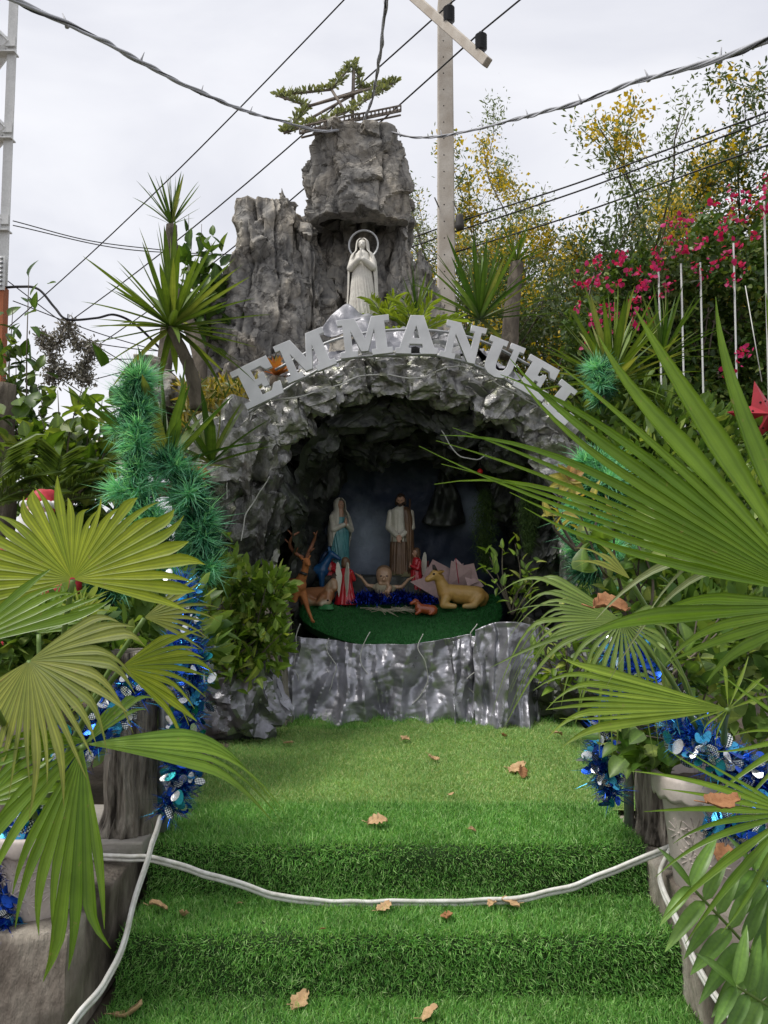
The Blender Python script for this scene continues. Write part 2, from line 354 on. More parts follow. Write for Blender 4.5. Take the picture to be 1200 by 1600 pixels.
rg = np.random.default_rng(5)
# along the stair profile
PA = np.array(PR); seg = np.linalg.norm(np.diff(PA, axis=0), axis=1); cum = np.concatenate([[0], np.cumsum(seg)])
s0 = cum[np.argmin(abs(PA[:, 0] - 2.45))]
nb = 145000; sv = rg.uniform(s0, cum[-1], nb); ii = np.clip(np.searchsorted(cum, sv) - 1, 0, len(seg) - 1); tt = (sv - cum[ii]) / seg[ii]
yz = PA[ii] + (PA[ii + 1] - PA[ii]) * tt[:, None]; tg = (PA[ii + 1] - PA[ii]) / seg[ii][:, None]
xv = rg.uniform(SX0, SX1, nb)
P = np.stack([xv, yz[:, 0], yz[:, 1]], 1); Nn = np.stack([np.zeros(nb), -tg[:, 1], tg[:, 0]], 1)
Nn[:, 2] += np.where(tg[:, 1] > .5, -.25, 0)
tag(blades('grass', P, Nn, .025, .0032, GRASS, 3, .5), 'thick green artificial grass pile on the stairs', 'grass')
# raw edges of the turf at the sides
nb = 108000; yv = 3.82 + (rg.uniform(0, 1, nb) ** 1.25) * (6.1 - 3.82); xv = rg.uniform(SX0 - .1, SX1 + .3, nb)
pr = np.array([[p for p in r] for r in platrows]); jy = np.clip(((yv - 3.8) / 2.95 * 60), 0, 59.99); jx = np.clip((xv - (SX0 - .1)) / (SX1 + .35 - SX0 + .1) * 60, 0, 59.99)
zv = pr[jy.astype(int), jx.astype(int), 2]
P = np.stack([xv, yv, zv], 1); Nn = np.tile(np.array([[0, 0, 1.]]), (nb, 1)); dk = yv > 5.66 + .1 * np.sin(xv * 2.3) + .05 * np.sin(xv * 7)
tag(blades('grass', P[~dk], Nn[~dk], .022, .0036, GRASSL, 4, .7), 'pale worn artificial grass on the flat platform', 'grass')
tag(blades('grass', P[dk], Nn[dk], .04, .003, GRASS, 6, .6), 'longer darker artificial grass at the foot of the silver foil', 'grass')

# --- ledges either side of the stairs
def ledge(name, x0, x1, y0, y1, z, label):
    t = thing(name, label, 'ledge', ((x0 + x1) / 2, y0, 0))
    b = MB(); nx, ny = 14, 40
    def wob(p): 
        p = Vector(p); return p + Vector((1, 1, 1)) * .012 * noise.fractal(p * 4, 1, 2, 3) + nvec(p * 2.3) * .012
    top = [[wob((lerp(x0, x1, i / nx), lerp(y0, y1, j / ny), z)) for i in range(nx + 1)] for j in range(ny + 1)]
    b.grid(top)
    for X in (x0, x1): b.grid([[wob((X, lerp(y0, y1, j / ny), lerp(0, z, k / 12))) for j in range(ny + 1)] for k in range(13)][::(1 if X == x1 else -1)])
    for Yv in (y0, y1): b.grid([[wob((lerp(x0, x1, i / nx), Yv, lerp(-.05, z, k / 12))) for i in range(nx + 1)] for k in range(13)])
    b.v = [tuple(Vector(v) - Vector(((x0 + x1) / 2, y0, 0))) for v in b.v]
    o = b.build('wall', DIRTYCON, t); mod(o, 'WELD', merge_threshold=.004)
    return t
ledge('concrete_ledge', -3.2, -1.03, 2.6, 3.9, .37, 'stained concrete ledge under the blue tinsel and the left-hand palm pot')
ledge('concrete_ledge', 1.095, 3.4, 1.5, 3.9, .37, 'weathered concrete ledge beside the stairs under the flower-stamped pot')
b = MB(); b.box((-1.2, 3.5, .41), (.42, .5, .06)); o = b.build('stone_slab', CONCRETE, smooth=False); mod(o, 'BEVEL', width=.008, segments=2)
tag(o, 'thin concrete slab on the ledge under the bark post', 'slab')
b = MB(); b.box((-2.6, 5.4, .2), (3.2, 3, .4)); b.box((3.2, 5.6, .2), (3.4, 3.4, .4))
tag(b.build('planting_bed', SOIL, smooth=False), kind='structure')

# --- faux bark posts with steel pipes
def trunk_mesh(b, pts, rads, sides=40, amp=.012, seed=0, ridg=9):
    rows = []
    P = crom(pts, 10); rr = [interp([(k, r) for k, r in enumerate(rads)], i / 10)[0] for i in range(len(P))]
    for p, r in zip(P, rr):
        row = []
        for k in range(sides):
            a = 2 * math.pi * k / sides; q = Vector((math.cos(a), math.sin(a), p.z * 1.2 + seed))
            d = amp * (abs(noise.noise(Vector((q.x * ridg * .3, q.y * ridg * .3, p.z * 2.2 + seed)))) * 2 + .6 * noise.fractal(Vector((q.x * 2, q.y * 2, p.z * 5 + seed)), 1, 2, 4))
            row.append(p + Vector((math.cos(a), math.sin(a), 0)) * (r + d))
        rows.append(row)
    b.grid(rows, True, 0, True)
def barkpost(x, y, z0, z1, r, label, px):
    t = thing('bark_post', label, 'post', (x, y, z0)); b = MB()
    trunk_mesh(b, [(0, 0, 0), (.01, 0, .1), (0, 0, .25), (.005, .01, .45), (0, 0, z1 - z0)], [r * 1.25, r * 1.02, r * .95, r * 1.0, r * .97], 110, .016, x * 7, 26)
    b.build('trunk', BARK, t)
    t2 = thing('steel_pipe', 'grey steel pipe strapped behind ' + px, 'pipe', (x + (.135 if x < 0 else -.105), y + .03, z0)); b = MB()
    b.tube([(0, 0, -.02), (0, 0, z1 - z0 + .05)], .022, 14); b.build('tube', GALV, t2)
    b = MB(); b.tube([(0, 0, z1 - z0 - .1), (0, 0, z1 - z0 - .07)], .029, 14); b.build('coupling', GALV, t2)
barkpost(-1.105, 3.42, .438, 1.2, .1, 'grey faux-bark post standing on the slab left of the stairs', 'the bark post on the slab')
barkpost(1.2, 3.5, .37, 1.15, .075, 'brown faux-bark post behind the flower-stamped pot', 'the bark post by the flower-stamped pot')

# ================================================================== grotto
GY = 6.0
def polyline(pts, Y, n=60):
    P = [at(x, y, Y) for x, y in pts]; return crom(P, n)
def resamp3(P, n):
    d = [0]
    for a, c in zip(P, P[1:]): d.append(d[-1] + (c - a).length)
    out = []; i = 0
    for k in range(n + 1):
        s = d[-1] * k / n
        while i < len(P) - 2 and d[i + 1] < s: i += 1
        t = (s - d[i]) / max(1e-6, d[i + 1] - d[i]); out.append(P[i].lerp(P[i + 1], min(1, t)))
    return out
NU = 200
INNER = resamp3(polyline([(430, 1130), (434, 960), (438, 800), (448, 720), (492, 655), (556, 620), (630, 606), (715, 620), (786, 664), (842, 730), (872, 820), (882, 960), (886, 1130)], GY, 12), NU)
OUTER = resamp3(polyline([(296, 1130), (304, 920), (305, 800), (318, 715), (365, 665), (425, 615), (520, 572), (620, 556), (715, 562), (805, 600), (888, 660), (940, 750), (952, 900), (956, 1130)], GY, 12), NU)
CEN = Vector((.2, GY, 1.9))
grotto = thing('grotto', 'arched cave of crumpled silver and black painted foil around the figures', 'grotto', (.2, 6.6, .4))
GL = Vector((.2, 6.6, .4))
def loc(P): return [Vector(p) - GL for p in P]
def foilgrid(name, rows, m, amp, sc_, off, dirs):
    b = MB(); out = []
    for r, dr in zip(rows, dirs):
        out.append([p + d * amp * (.45 * crumple(p, sc_, off) + .42 * scrunch(p, sc_ * .9, off + 2)) for p, d in zip(loc(r), dr)])
    b.grid(out); return b.build(name, m, grotto, crisp=22)
# outer shell: from the back over the roof to the rim
def rad(p): v = Vector((p.x - CEN.x, 0, p.z - CEN.z)); return v.normalized()
rows = []; dirs = []
for j in range(66):
    v = j / 65; Y = lerp(8.3, 6.06, v); row = []; dr = []
    for i, p in enumerate(OUTER):
        up = max(0, rad(p).z); k = (1 - v)
        q = Vector((lerp(p.x, CEN.x + (p.x - CEN.x) * 1.05, k), Y, p.z + up * k * (.85 if p.x > -.9 else .4)))
        row.append(q); dr.append((rad(p) + Vector((0, -.5, 0))).normalized())
    rows.append(row); dirs.append(dr)
foilgrid('outer_shell', rows, SILVER, .3, 3.0, 3.3, dirs)
rows = []; dirs = []       # rim face between outer and inner arch
for j in range(44):
    v = j / 43
    rows.append([Vector((lerp(a.x, c.x, v), GY + .04 - .1 * math.sin(v * math.pi) + .06 * v, lerp(a.z, c.z, v))) for a, c in zip(OUTER, INNER)])
    dirs.append([(rad(a) * .4 + Vector((0, -1, 0))).normalized() for a in OUTER])
foilgrid('rim', rows, GREYFOIL, .26, 3.6, 8.1, dirs)
rows = []; dirs = []       # inside of the cave
for j in range(50):
    v = j / 49; Y = lerp(GY + .05, 7.75, v); k = 1 - .22 * v * v
    rows.append([Vector((CEN.x + .03 + (p.x - CEN.x) * k, Y, 1.0 + (p.z - 1.0) * (1 - .18 * v * v))) for p in INNER]); dirs.append([-rad(p) for p in INNER])
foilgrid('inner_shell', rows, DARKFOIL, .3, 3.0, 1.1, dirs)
NAVY = foilmat('navy_patched_backdrop', (.008, .016, .036), (.017, .03, .056), .1, .6,
    patch=[(tuple(at(568, 850, 7.45) - GL), .5, (.3, .36, .44), .9), (tuple(at(735, 800, 7.45) - GL), .3, (.24, .29, .36), .85), (tuple(at(700, 905, 7.45) - GL), .25, (.14, .19, .25), .7)])  # three pale blue-grey patches fading out into the navy colour
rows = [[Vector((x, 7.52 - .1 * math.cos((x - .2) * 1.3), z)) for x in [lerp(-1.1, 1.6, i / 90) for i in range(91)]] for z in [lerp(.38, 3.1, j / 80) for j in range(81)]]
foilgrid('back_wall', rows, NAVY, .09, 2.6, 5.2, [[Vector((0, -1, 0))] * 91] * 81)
# crumpled bundles pushed along the rim and the ceiling
BUND = []
for k in range(7):
    bm = bmesh.new(); bmesh.ops.create_icosphere(bm, subdivisions=5, radius=1)
    for v in bm.verts:
        p = v.co.copy(); n = p.normalized(); sq = Vector((abs(n.x) ** .8 * (1 if n.x > 0 else -1), abs(n.y) ** .8 * (1 if n.y > 0 else -1), abs(n.z) ** .8 * (1 if n.z > 0 else -1)))
        d = .3 * crumple(n, 1.0, k * 5.3 + 3) + .55 * scrunch(n, 1.25, k * 3.7 + 1) - .2 + .3 * noise.noise(n * 1.1 + Vector((k * 3, 0, 0)))
        v.co = sq * (1 + d)
    me = bpy.data.meshes.new('foil_bundle'); bm.to_mesh(me); bm.free(); me.polygons.foreach_set('use_smooth', [True] * len(me.polygons)); me.set_sharp_from_angle(angle=R(32)); BUND.append(me)
def bundle(px, py, Y, w, h, m, k, rz=0, dep=.7):
    me = BUND[k % 5]
    key = (k % 5, m.name)
    if key not in BCACHE:
        c = me.copy(); c.materials.clear(); c.materials.append(m); BCACHE[key] = c
    p = at(px, py, Y) - GL; sw, sh = pxm(w, Y) / 2, pxm(h, Y) / 2
    M = Matrix.Rotation(R(rz), 3, 'Y') @ Matrix.Rotation(rnd.uniform(-.5, .5), 3, 'Z')
    return inst(BCACHE[key], 'foil_bundle', xf(p, M, (sw, (sw + sh) / 2 * dep, sh)), grotto)
BCACHE = {}
for k, (x, y, ww, h, rz) in enumerate([(372, 715, 125, 135, 20), (330, 700, 70, 80, 10), (452, 640, 70, 85, -10), (412, 668, 70, 60, 25), (500, 612, 80, 55, 10), (555, 596, 62, 60, 0), (610, 588, 88, 66, 0), (665, 590, 70, 56, 0), (705, 598, 86, 74, -10), (770, 622, 74, 66, -20), (742, 590, 60, 50, -20), (836, 655, 76, 76, -30), (882, 725, 70, 90, -40), (905, 800, 70, 110, 0), (345, 790, 80, 120, 30), (395, 800, 90, 130, 20), (330, 860, 60, 100, 0), (915, 880, 70, 120, 0)]):
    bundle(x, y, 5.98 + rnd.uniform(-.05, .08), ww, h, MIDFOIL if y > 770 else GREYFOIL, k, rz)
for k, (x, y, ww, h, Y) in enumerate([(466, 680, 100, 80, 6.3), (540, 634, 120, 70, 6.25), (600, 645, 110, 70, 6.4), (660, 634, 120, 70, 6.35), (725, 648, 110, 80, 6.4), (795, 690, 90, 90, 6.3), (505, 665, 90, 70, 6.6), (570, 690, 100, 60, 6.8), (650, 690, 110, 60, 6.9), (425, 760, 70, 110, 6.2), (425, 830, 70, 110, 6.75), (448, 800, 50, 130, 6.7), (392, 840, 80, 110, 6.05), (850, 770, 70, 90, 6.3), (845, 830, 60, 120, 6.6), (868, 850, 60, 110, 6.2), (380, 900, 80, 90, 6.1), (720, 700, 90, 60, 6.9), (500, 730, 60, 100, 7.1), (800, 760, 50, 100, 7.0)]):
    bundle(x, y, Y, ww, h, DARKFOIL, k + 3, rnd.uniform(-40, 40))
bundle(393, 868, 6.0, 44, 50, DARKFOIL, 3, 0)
# peaked rock of foil hanging at the back, knot-hole lump behind the deer
b = MB(); rows = []
for j in range(30):
    v = j / 29; wv = .004 + .2 * v ** .8
    rows.append([at(692, 738, 7.3) - GL + Vector((wv * u + .03 * math.sin(v * 3), .03 * math.sin(u * 5 + v * 4) - .12 * (1 - u * u) * v + .05 * crumple(Vector((u, v, 2)), 3, 2), -.52 * v + .04 * u * u)) for u in [lerp(-1, 1, i / 20) for i in range(21)]])
b.grid(rows); mod(b.build('foil_peak', DARKFOIL, grotto), 'SOLIDIFY', thickness=.01)
# stage: a sloping mound of dark turf
def stage_pt(u, v):     # u angle 0..1 left->right, v 0 (front rim) ..1 (back)
    a = math.pi * (1 + u); cx = .14
    fx = cx + .84 * math.cos(a); fy = 6.55 + .55 * math.sin(a)
    x = lerp(fx, cx + .95 * math.cos(a), v); y = lerp(fy, 7.6, v)
    z = .97 + .02 * math.sin(u * 9) + .27 * min(1, max(0, (y - 6.0)) / .7) ** .9 - .05 * (1 - min(1, v * 6))
    return Vector((x, y, z))
def stagez(x, y): return .97 + .27 * min(1, max(0, (y - 6.0)) / .7) ** .9
b = MB(); b.grid([[stage_pt(i / 60, j / 30) for i in range(61)] for j in range(31)])
b.grid([[stage_pt(i / 60, 0) + Vector((0, .03 * k, -.03 * k)) for i in range(61)] for k in range(3)][::-1])
stage = b.build('turf_mound', surf('stage_turf_backing', (.01, .07, .015), (.025, .12, .03), 30, .95))
tag(stage, 'dark green artificial turf mound the crib figures stand on', 'mound')
nb = 22000; uu = rg.uniform(0, 1, nb); vv = rg.uniform(0, 1, nb) ** 1.6 * .75
P = np.array([stage_pt(a, c) for a, c in zip(uu, vv)]); Nn = np.tile(np.array([[0, -.35, 1.]]), (nb, 1))
o = blades('grass_pile', P, Nn, .02, .0034, GRASSD, 8, .5); o.parent = stage
# pedestal rock inside for the two large statues
# silver drapes hanging below the stage
def drape(px0, px1, top, bot, Y, m, seed, folds, bulge=.0, n=90, flare=.1, name='silver_drape'):
    rows = []; b = MB(); off = seed * 3.7
    for j in range(n + 1):
        v = j / n; row = []
        for i in range(n + 1):
            u = i / n; X = lerp(px0, px1, u)
            tp = at(X, top(u), Y); bt = at(X, bot(u), Y); p = tp.lerp(bt, v)
            ph = u * folds * 2 * math.pi + 1.4 * noise.noise(Vector((u * 3, v * .8, off))) * 2 + off
            f = (.085 * (1 - abs(math.sin(ph * .5 + .5 * v))) ** 1.2 + .055 * (1 - abs(math.sin(ph * 1.31 + 1 - .9 * v))) ** 1.4) * (.5 + .7 * v)
            diag = .12 * (1 - abs(2 * ((u * 2.2 + v * .9 + .3 * noise.noise(Vector((u * 2, v * 2, off)))) % 1) - 1)) * v
            c = .1 * scrunch(Vector((p.x, p.y, p.z * .5 + .35 * p.x)), 2.3, off) + .08 * crumple(Vector((p.x + .25 * p.z * math.sin(off), p.y, p.z * .5)), 2.9, off) + .03 * crumple(p, 6.5, off + 2)
            row.append(p + Vector((.02 * noise.noise(p * 6), -f - diag - flare * v * v - bulge * math.sin(math.pi * u) - c * .9, .03 * v * noise.noise(p * 5 + Vector((4, 4, 4))))))
        rows.append(row)
    b.grid([[q - GL for q in r] for r in rows]); o = b.build(name, m, grotto, crisp=26); mod(o, 'SOLIDIFY', thickness=.006); return o
DRAPE = foilmat('silver_tarp', (.22, .22, .245), (.42, .42, .46), .66, .36, bscale=4)
el = lambda u: 962 + 46 * math.sin(math.pi * min(1, max(0, u)))
drape(434, 735, lambda u: 975 + 30 * math.sin(math.pi * min(1, .1 + u * .75)), lambda u: 1112 + 24 * u + 7 * math.sin(u * 11), 6.03, DRAPE, 1, 3.6, .03, 130)
drape(705, 775, lambda u: 1000 - 12 * u, lambda u: 1136 - 8 * u, 6.02, DRAPE, 3, 1.2, .0)
drape(738, 838, lambda u: 982 - 14 * math.sin(u * 3), lambda u: 1138 - 6 * u, 5.93, DRAPE, 4, 1.2, .06)
drape(815, 930, lambda u: 960 + 60 * u, lambda u: 1125 - 12 * u, 6.12, GREYFOIL, 5, 3, .03, 60)
drape(905, 1010, lambda u: 960 + 40 * u, lambda u: 1118 - 12 * u, 6.3, DARKFOIL, 6, 3, .03, 50)
# thin white cords and small lamps strung on the grotto
def wire(name, pts, r, m, label, cat='wire', group=None, n=10, sides=6, wob=0, parent=None, origin=None):
    P = crom(pts, n)
    if wob: P = [p + nvec(p * 7) * wob for p in P]
    b = MB(); b.tube(P, r, sides); o = b.build(name, m, parent)
    if label: tag(o, label, cat, group)
    return o
for k, pts in enumerate([[(392, 650), (430, 625), (480, 618), (540, 595), (600, 585), (650, 590), (720, 572), (780, 600), (850, 640)],
                         [(395, 648), (372, 690), (358, 740), (352, 800), (345, 850)], [(420, 742), (405, 775), (385, 800), (376, 845)],
                         [(358, 735), (330, 770), (305, 800)], [(690, 672), (700, 690), (720, 712), (745, 718), (760, 708)]]):
    P = [at(x, y, 5.8 if k != 4 else 6.2) - GL for x, y in pts]
    wire('lamp_cord', P, .005, WHITEWIRE, None, wob=.02, parent=grotto)
for k, (x, y) in enumerate([(470, 985), (575, 1000), (655, 1003), (745, 985), (520, 1010), (790, 1000)]):
    P = [at(x + rnd.uniform(-14, 14) * (j > 0) + 6 * math.sin(j * 2 + k), y - 12 + j * 22, 5.86) - GL for j in range(6)]
    wire('hanging_cord', P, .0035, WHITEWIRE, None, wob=.02, parent=grotto)
# hanging green moss
MOSS = leafmat('plastic_moss', (.03, .07, .015), (.09, .16, .035), .2, .6, island=True)
def moss(x, y, w_, h, Y, label):
    n = 3200; rg2 = np.random.default_rng(int(x)); p0 = np.array(at(x, y, Y)); W = pxm(w_, Y) / 2; H = pxm(h, Y)
    v = rg2.uniform(0, 1, n); prof = np.sin(np.pi * np.clip(v * .9 + .1, 0, 1)) ** .6
    P = p0 + np.stack([rg2.normal(0, .45, n) * W * prof, rg2.normal(0, .35, n) * W * prof, -v * H], 1)
    Nn = np.tile(np.array([[0, -.3, -.8]]), (n, 1)); o = blades('hanging_moss', P, Nn, .05, .004, MOSS, int(x), .5); tag(o, label, 'moss')
moss(825, 760, 32, 100, 6.15, 'string of green plastic moss hanging at the cave mouth beside the pine garland')
moss(757, 765, 40, 125, 6.8, 'dim green plastic moss hanging deep inside the cave')
# red bauble
b = MB(); c = at(750, 737, 6.35); b.capsule(c, .024, c + Vector((0, 0, .001)), .024, 20); o = b.build('bauble', plain('red_plastic', (.55, .02, .015), .35)); b = MB(); b.tube([c + Vector((0, 0, .02)), c + Vector((0, 0, .16))], .004); b.build('hanger', BLACKWIRE, o)
tag(o, 'small red bauble hanging from the cave ceiling', 'bauble')

# --- foil sacks beside the stage, dead trunk
def sack(px, py, Y, w_, h, m, seed, label):
    bm = bmesh.new(); bmesh.ops.create_icosphere(bm, subdivisions=5, radius=1); c = at(px, py, Y)
    W, H = pxm(w_, Y) / 2, pxm(h, Y) / 2
    for v in bm.verts:
        n = v.co.normalized(); d = .22 * crumple(Vector((n.x, n.y, n.z * .6)), 1.9, seed) + .4 * scrunch(Vector((n.x, n.y, n.z * .7)), 1.5, seed) - .12 + .05 * math.sin(n.z * 5 + n.x * 9 + seed)
        k = 1 + .28 * (-n.z)
        v.co = Vector((n.x * W * (1 + d) * k, n.y * W * .75 * (1 + d) * k, max(-H, n.z * H * (1 + d * .7))))
    me = bpy.data.meshes.new('foil_sack'); bm.to_mesh(me); bm.free(); me.materials.append(m); me.polygons.foreach_set('use_smooth', [True] * len(me.polygons)); me.set_sharp_from_angle(angle=R(20))
    o = bpy.data.objects.new('foil_sack', me); COL.objects.link(o); o.location = (c.x, c.y, .4 + H * .97); tag(o, label, 'foil'); return o
sack(378, 1105, 5.3, 122, 150, foilmat('dull_silver_foil', (.09, .09, .1), (.32, .32, .35), .8, .32), 2.2, 'crumpled grey foil heap on the turf below the leafy shrub')
sack(900, 1085, 5.9, 150, 110, DARKFOIL, 7.1, 'black crumpled foil heap behind the blue tinsel post')
b = MB(); p = at(420, 1130, 5.75); trunk_mesh(b, [(p.x, p.y, .38), (p.x - .02, p.y, .7), (p.x + .02, p.y + .05, 1.0), (p.x + .0, p.y + .05, 1.3)], [.17, .14, .12, .1], 50, .02, 3)
o = b.build('tree_stump', BARK); tag(o, 'bare grey tree trunk between the shrub and the silver drape', 'tree')

# ================================================================== rock tower
def rock_col(b, rows, seed, nz, nth, amp=1.0, expo=2.8, cap=True):
    z0, z1 = rows[0][0], rows[-1][0]; out = []
    for j in range(nz + 1):
        z = lerp(z0, z1, j / nz); cx, cy, rx, ry = interp(rows, z); row = []
        for i in range(nth):
            a = 2 * math.pi * i / nth; c, s = math.cos(a), math.sin(a)
            k = (abs(c) ** expo + abs(s) ** expo) ** (-1 / expo)
            n = Vector((c, s, 0)); p = Vector((cx + rx * k * c, cy + ry * k * s, z))
            q = Vector((p.x, p.y, p.z * .72)); wq = q + nvec(q * 2.3 + Vector((seed, 0, 0))) * .16
            d = .15 * facet(wq, 2.4, seed) + .055 * facet(wq, 5.2, seed + 9) + .15 * crumple(wq, 2.2, seed + 2) + .022 * crumple(wq, 6.5, seed + 5) + .02 * facet(q, 13, seed + 4) - .06 * max(0, 1 - abs(noise.noise(Vector((p.x * 2.1 + seed, p.y * 2.1, p.z * .55)) + nvec(q * 1.5) * .25)) / .09) + .022 * noise.fractal(q * 9, 1, 2.1, 4) - .02 * abs(noise.noise(q * 5))
            row.append(p + n * d * amp + Vector((0, 0, .04 * amp * noise.noise(p * 4))))
        out.append(row)
    if cap:
        cx, cy, rx, ry = interp(rows, z1); last = out[-1]
        for k in range(1, 9):
            t = k / 8; out.append([p.lerp(Vector((cx, cy, z1)), t) + Vector((0, 0, .05 * amp * facet(p.lerp(Vector((cx, cy, z1)), t), 4, seed + 2))) for p in last])
    b.grid(out, True)
def rows_px(Yc, ry, spec):
    out = []
    for e in spec:
        y, x0, x1 = e[:3]; Yf = e[3] if len(e) > 3 else Yc; rr = e[4] if len(e) > 4 else ry
        p0 = at(x0, y, Yf - rr * .2); p1 = at(x1, y, Yf - rr * .2); out.append((at(x0, y, Yf - rr * .75).z, (p0.x + p1.x) / 2, Yf, (p1.x - p0.x) / 2 * 1.02, rr))
    return out
b = MB()
rock_col(b, rows_px(8.6, .5, [(700, 312, 480), (560, 322, 480), (500, 328, 482), (430, 350, 480), (380, 358, 478), (340, 362, 474), (318, 364, 470), (308, 370, 464)]), 1.3, 130, 150, .82)
rock_col(b, rows_px(8.55, .3, [(420, 440, 500), (360, 436, 492), (310, 428, 462), (296, 432, 455)]), 7.7, 60, 80, .6)
rock_col(b, rows_px(8.7, .62, [(352, 492, 640, 8.75, .5), (340, 484, 644), (325, 482, 645), (300, 481, 646), (262, 480, 644), (225, 486, 642), (206, 488, 640), (198, 489, 638)]), 3.1, 90, 170, .68)
rock_col(b, rows_px(9.25, .5, [(700, 440, 660), (520, 450, 655), (430, 460, 650), (340, 470, 640), (320, 480, 635)]), 5.9, 110, 130, .9)
rock_col(b, rows_px(8.7, .3, [(520, 604, 652), (430, 606, 650), (385, 612, 642), (345, 606, 638)]), 2.2, 70, 80, .5)
rock_col(b, rows_px(8.8, .5, [(700, 600, 705), (520, 622, 698), (450, 632, 692), (410, 640, 684), (392, 645, 668)]), 9.4, 80, 110, .8)
rock_col(b, rows_px(8.7, .45, [(700, 430, 540), (560, 445, 530), (480, 455, 520), (400, 460, 512), (350, 455, 500)]), 4.5, 90, 110, .9)
rock_col(b, rows_px(8.3, .6, [(760, 320, 470), (640, 325, 460), (600, 330, 440), (570, 345, 420)]), 6.3, 60, 110, .9)
b.v = [(x, y, z) for x, y, z in b.v]
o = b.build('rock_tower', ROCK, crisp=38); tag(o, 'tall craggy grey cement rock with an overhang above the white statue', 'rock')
b = MB(); rock_col(b, rows_px(6.9, .5, [(640, 210, 300), (600, 225, 285), (560, 222, 262)]), 11.3, 50, 80, .7)
tag(b.build('boulder', ROCK), 'dark boulder behind the tinsel pine under the dragon trees', 'rock')

# ================================================================== letters
LET = {
 'E': [[(0, 0), (.86, 0), (.9, .3), (.76, .3), (.66, .16), (.42, .16), (.42, .43), (.52, .43), (.54, .33), (.65, .33), (.65, .67), (.54, .67), (.52, .57), (.42, .57), (.42, .84), (.66, .84), (.74, .7), (.88, .7), (.86, 1), (0, 1), (0, .86), (.14, .86), (.14, .14), (0, .14)]],
 'M': [[(0, 0), (.4, 0), (.4, .14), (.29, .14), (.29, .72), (.5, .12), (.66, .12), (.87, .72), (.87, .14), (.76, .14), (.76, 0), (1.24, 0), (1.24, .14), (1.12, .14), (1.12, .86), (1.24, .86), (1.24, 1), (.83, 1), (.62, .42), (.42, 1), (0, 1), (0, .86), (.12, .86), (.12, .14), (0, .14)]],
 'A': [[(0, 0), (.4, 0), (.4, .14), (.32, .14), (.36, .26), (.7, .26), (.74, .14), (.65, .14), (.65, 0), (1.1, 0), (1.1, .14), (1.02, .14), (.72, 1), (.38, 1), (.1, .14), (0, .14)], [(.41, .4), (.65, .4), (.53, .76)]],
 'N': [[(0, 0), (.4, 0), (.4, .14), (.29, .14), (.29, .7), (.76, 0), (.95, 0), (.95, .86), (1.06, .86), (1.06, 1), (.66, 1), (.66, .86), (.78, .86), (.78, .36), (.36, 1), (0, 1), (0, .86), (.12, .86), (.12, .14), (0, .14)]],
 'U': [[(0, 1), (0, .86), (.12, .86), (.12, .3), (.16, .14), (.28, .03), (.5, -.02), (.72, .03), (.84, .14), (.88, .3), (.88, .86), (1, .86), (1, 1), (.6, 1), (.6, .86), (.72, .86), (.72, .32), (.66, .2), (.54, .16), (.44, .2), (.4, .32), (.4, .86), (.5, .86), (.5, 1)]],
 'L': [[(0, 0), (.84, 0), (.88, .38), (.74, .38), (.64, .16), (.42, .16), (.42, .86), (.54, .86), (.54, 1), (0, 1), (0, .86), (.14, .86), (.14, .14), (0, .14)]]}
LETMAT = surf('white_board', (.6, .61, .63), (.68, .69, .71), 5, .5, 0, .04, 8, .004)
sign = thing('sign', 'arched sign of pale block letters reading EMMANUEL over the cave', 'sign', tuple(at(650, 560, 5.75)))
SL = at(650, 560, 5.75)
def letter(ch, px, py, rot, hgt, wid):
    cu = bpy.data.curves.new('letter', 'CURVE'); cu.dimensions = '2D'; cu.fill_mode = 'BOTH'; cu.extrude = .028; cu.bevel_depth = .0025; cu.bevel_resolution = 1
    mxx = max(p[0] for p in LET[ch][0]); sx = wid / mxx
    for poly in LET[ch]:
        sp = cu.splines.new('POLY'); sp.points.add(len(poly) - 1); sp.use_cyclic_u = True
        for q, (x, y) in zip(sp.points, poly): q.co = ((x - mxx / 2) * sx, (y - .5) * hgt, 0, 1)
    tmp = bpy.data.objects.new('tmp', cu); COL.objects.link(tmp)
    bpy.context.view_layer.update()
    me = bpy.data.meshes.new_from_object(tmp.evaluated_get(bpy.context.evaluated_depsgraph_get())); bpy.data.objects.remove(tmp)
    me.name = 'letter'; me.materials.clear(); me.materials.append(LETMAT)
    o = bpy.data.objects.new('letter', me); COL.objects.link(o); o.parent = sign; o.location = at(px, py, 5.72) - SL
    o.rotation_mode = 'XYZ'; o.matrix_basis = xf(at(px, py, 5.72) - SL, Matrix.Rotation(R(rot), 3, 'Y').inverted() @ Matrix.Rotation(R(90 + 4), 3, 'X'))
    o['label'] = 'white block letter ' + ch
for ch, x, y, r, hh, ww in [('E', 403, 598, 26, 66, 70), ('M', 477, 556, 23, 64, 88), ('M', 570, 527, 7, 62, 88), ('A', 651, 524, -1, 62, 70), ('N', 723, 536, -13, 60, 68), ('U', 783, 562, -22, 60, 62), ('E', 838, 592, -30, 58, 58), ('L', 880, 630, -38, 56, 54)]:
    letter(ch, x, y, r, pxm(hh * .95, 5.8), pxm(ww * .92, 5.8))
for pts in ([(388, 645), (448, 607), (530, 564), (620, 555), (690, 557), (752, 575), (805, 603), (850, 640), (880, 672)], [(430, 578), (520, 532), (610, 516), (690, 518), (760, 536), (830, 572)]):
    P = crom([at(x, y, 5.79) - SL for x, y in pts], 8); b = MB(); b.tube(P, .011, 6); b.build('rail', GALV, sign)
for x, y in [(420, 625), (505, 577), (585, 560), (655, 556), (720, 565), (790, 594)]:
    p = at(x, y, 5.79) - SL; b = MB(); b.tube([p, p + Vector((0, .3, -.08))], .008, 6); b.build('bracket', GALV, sign)

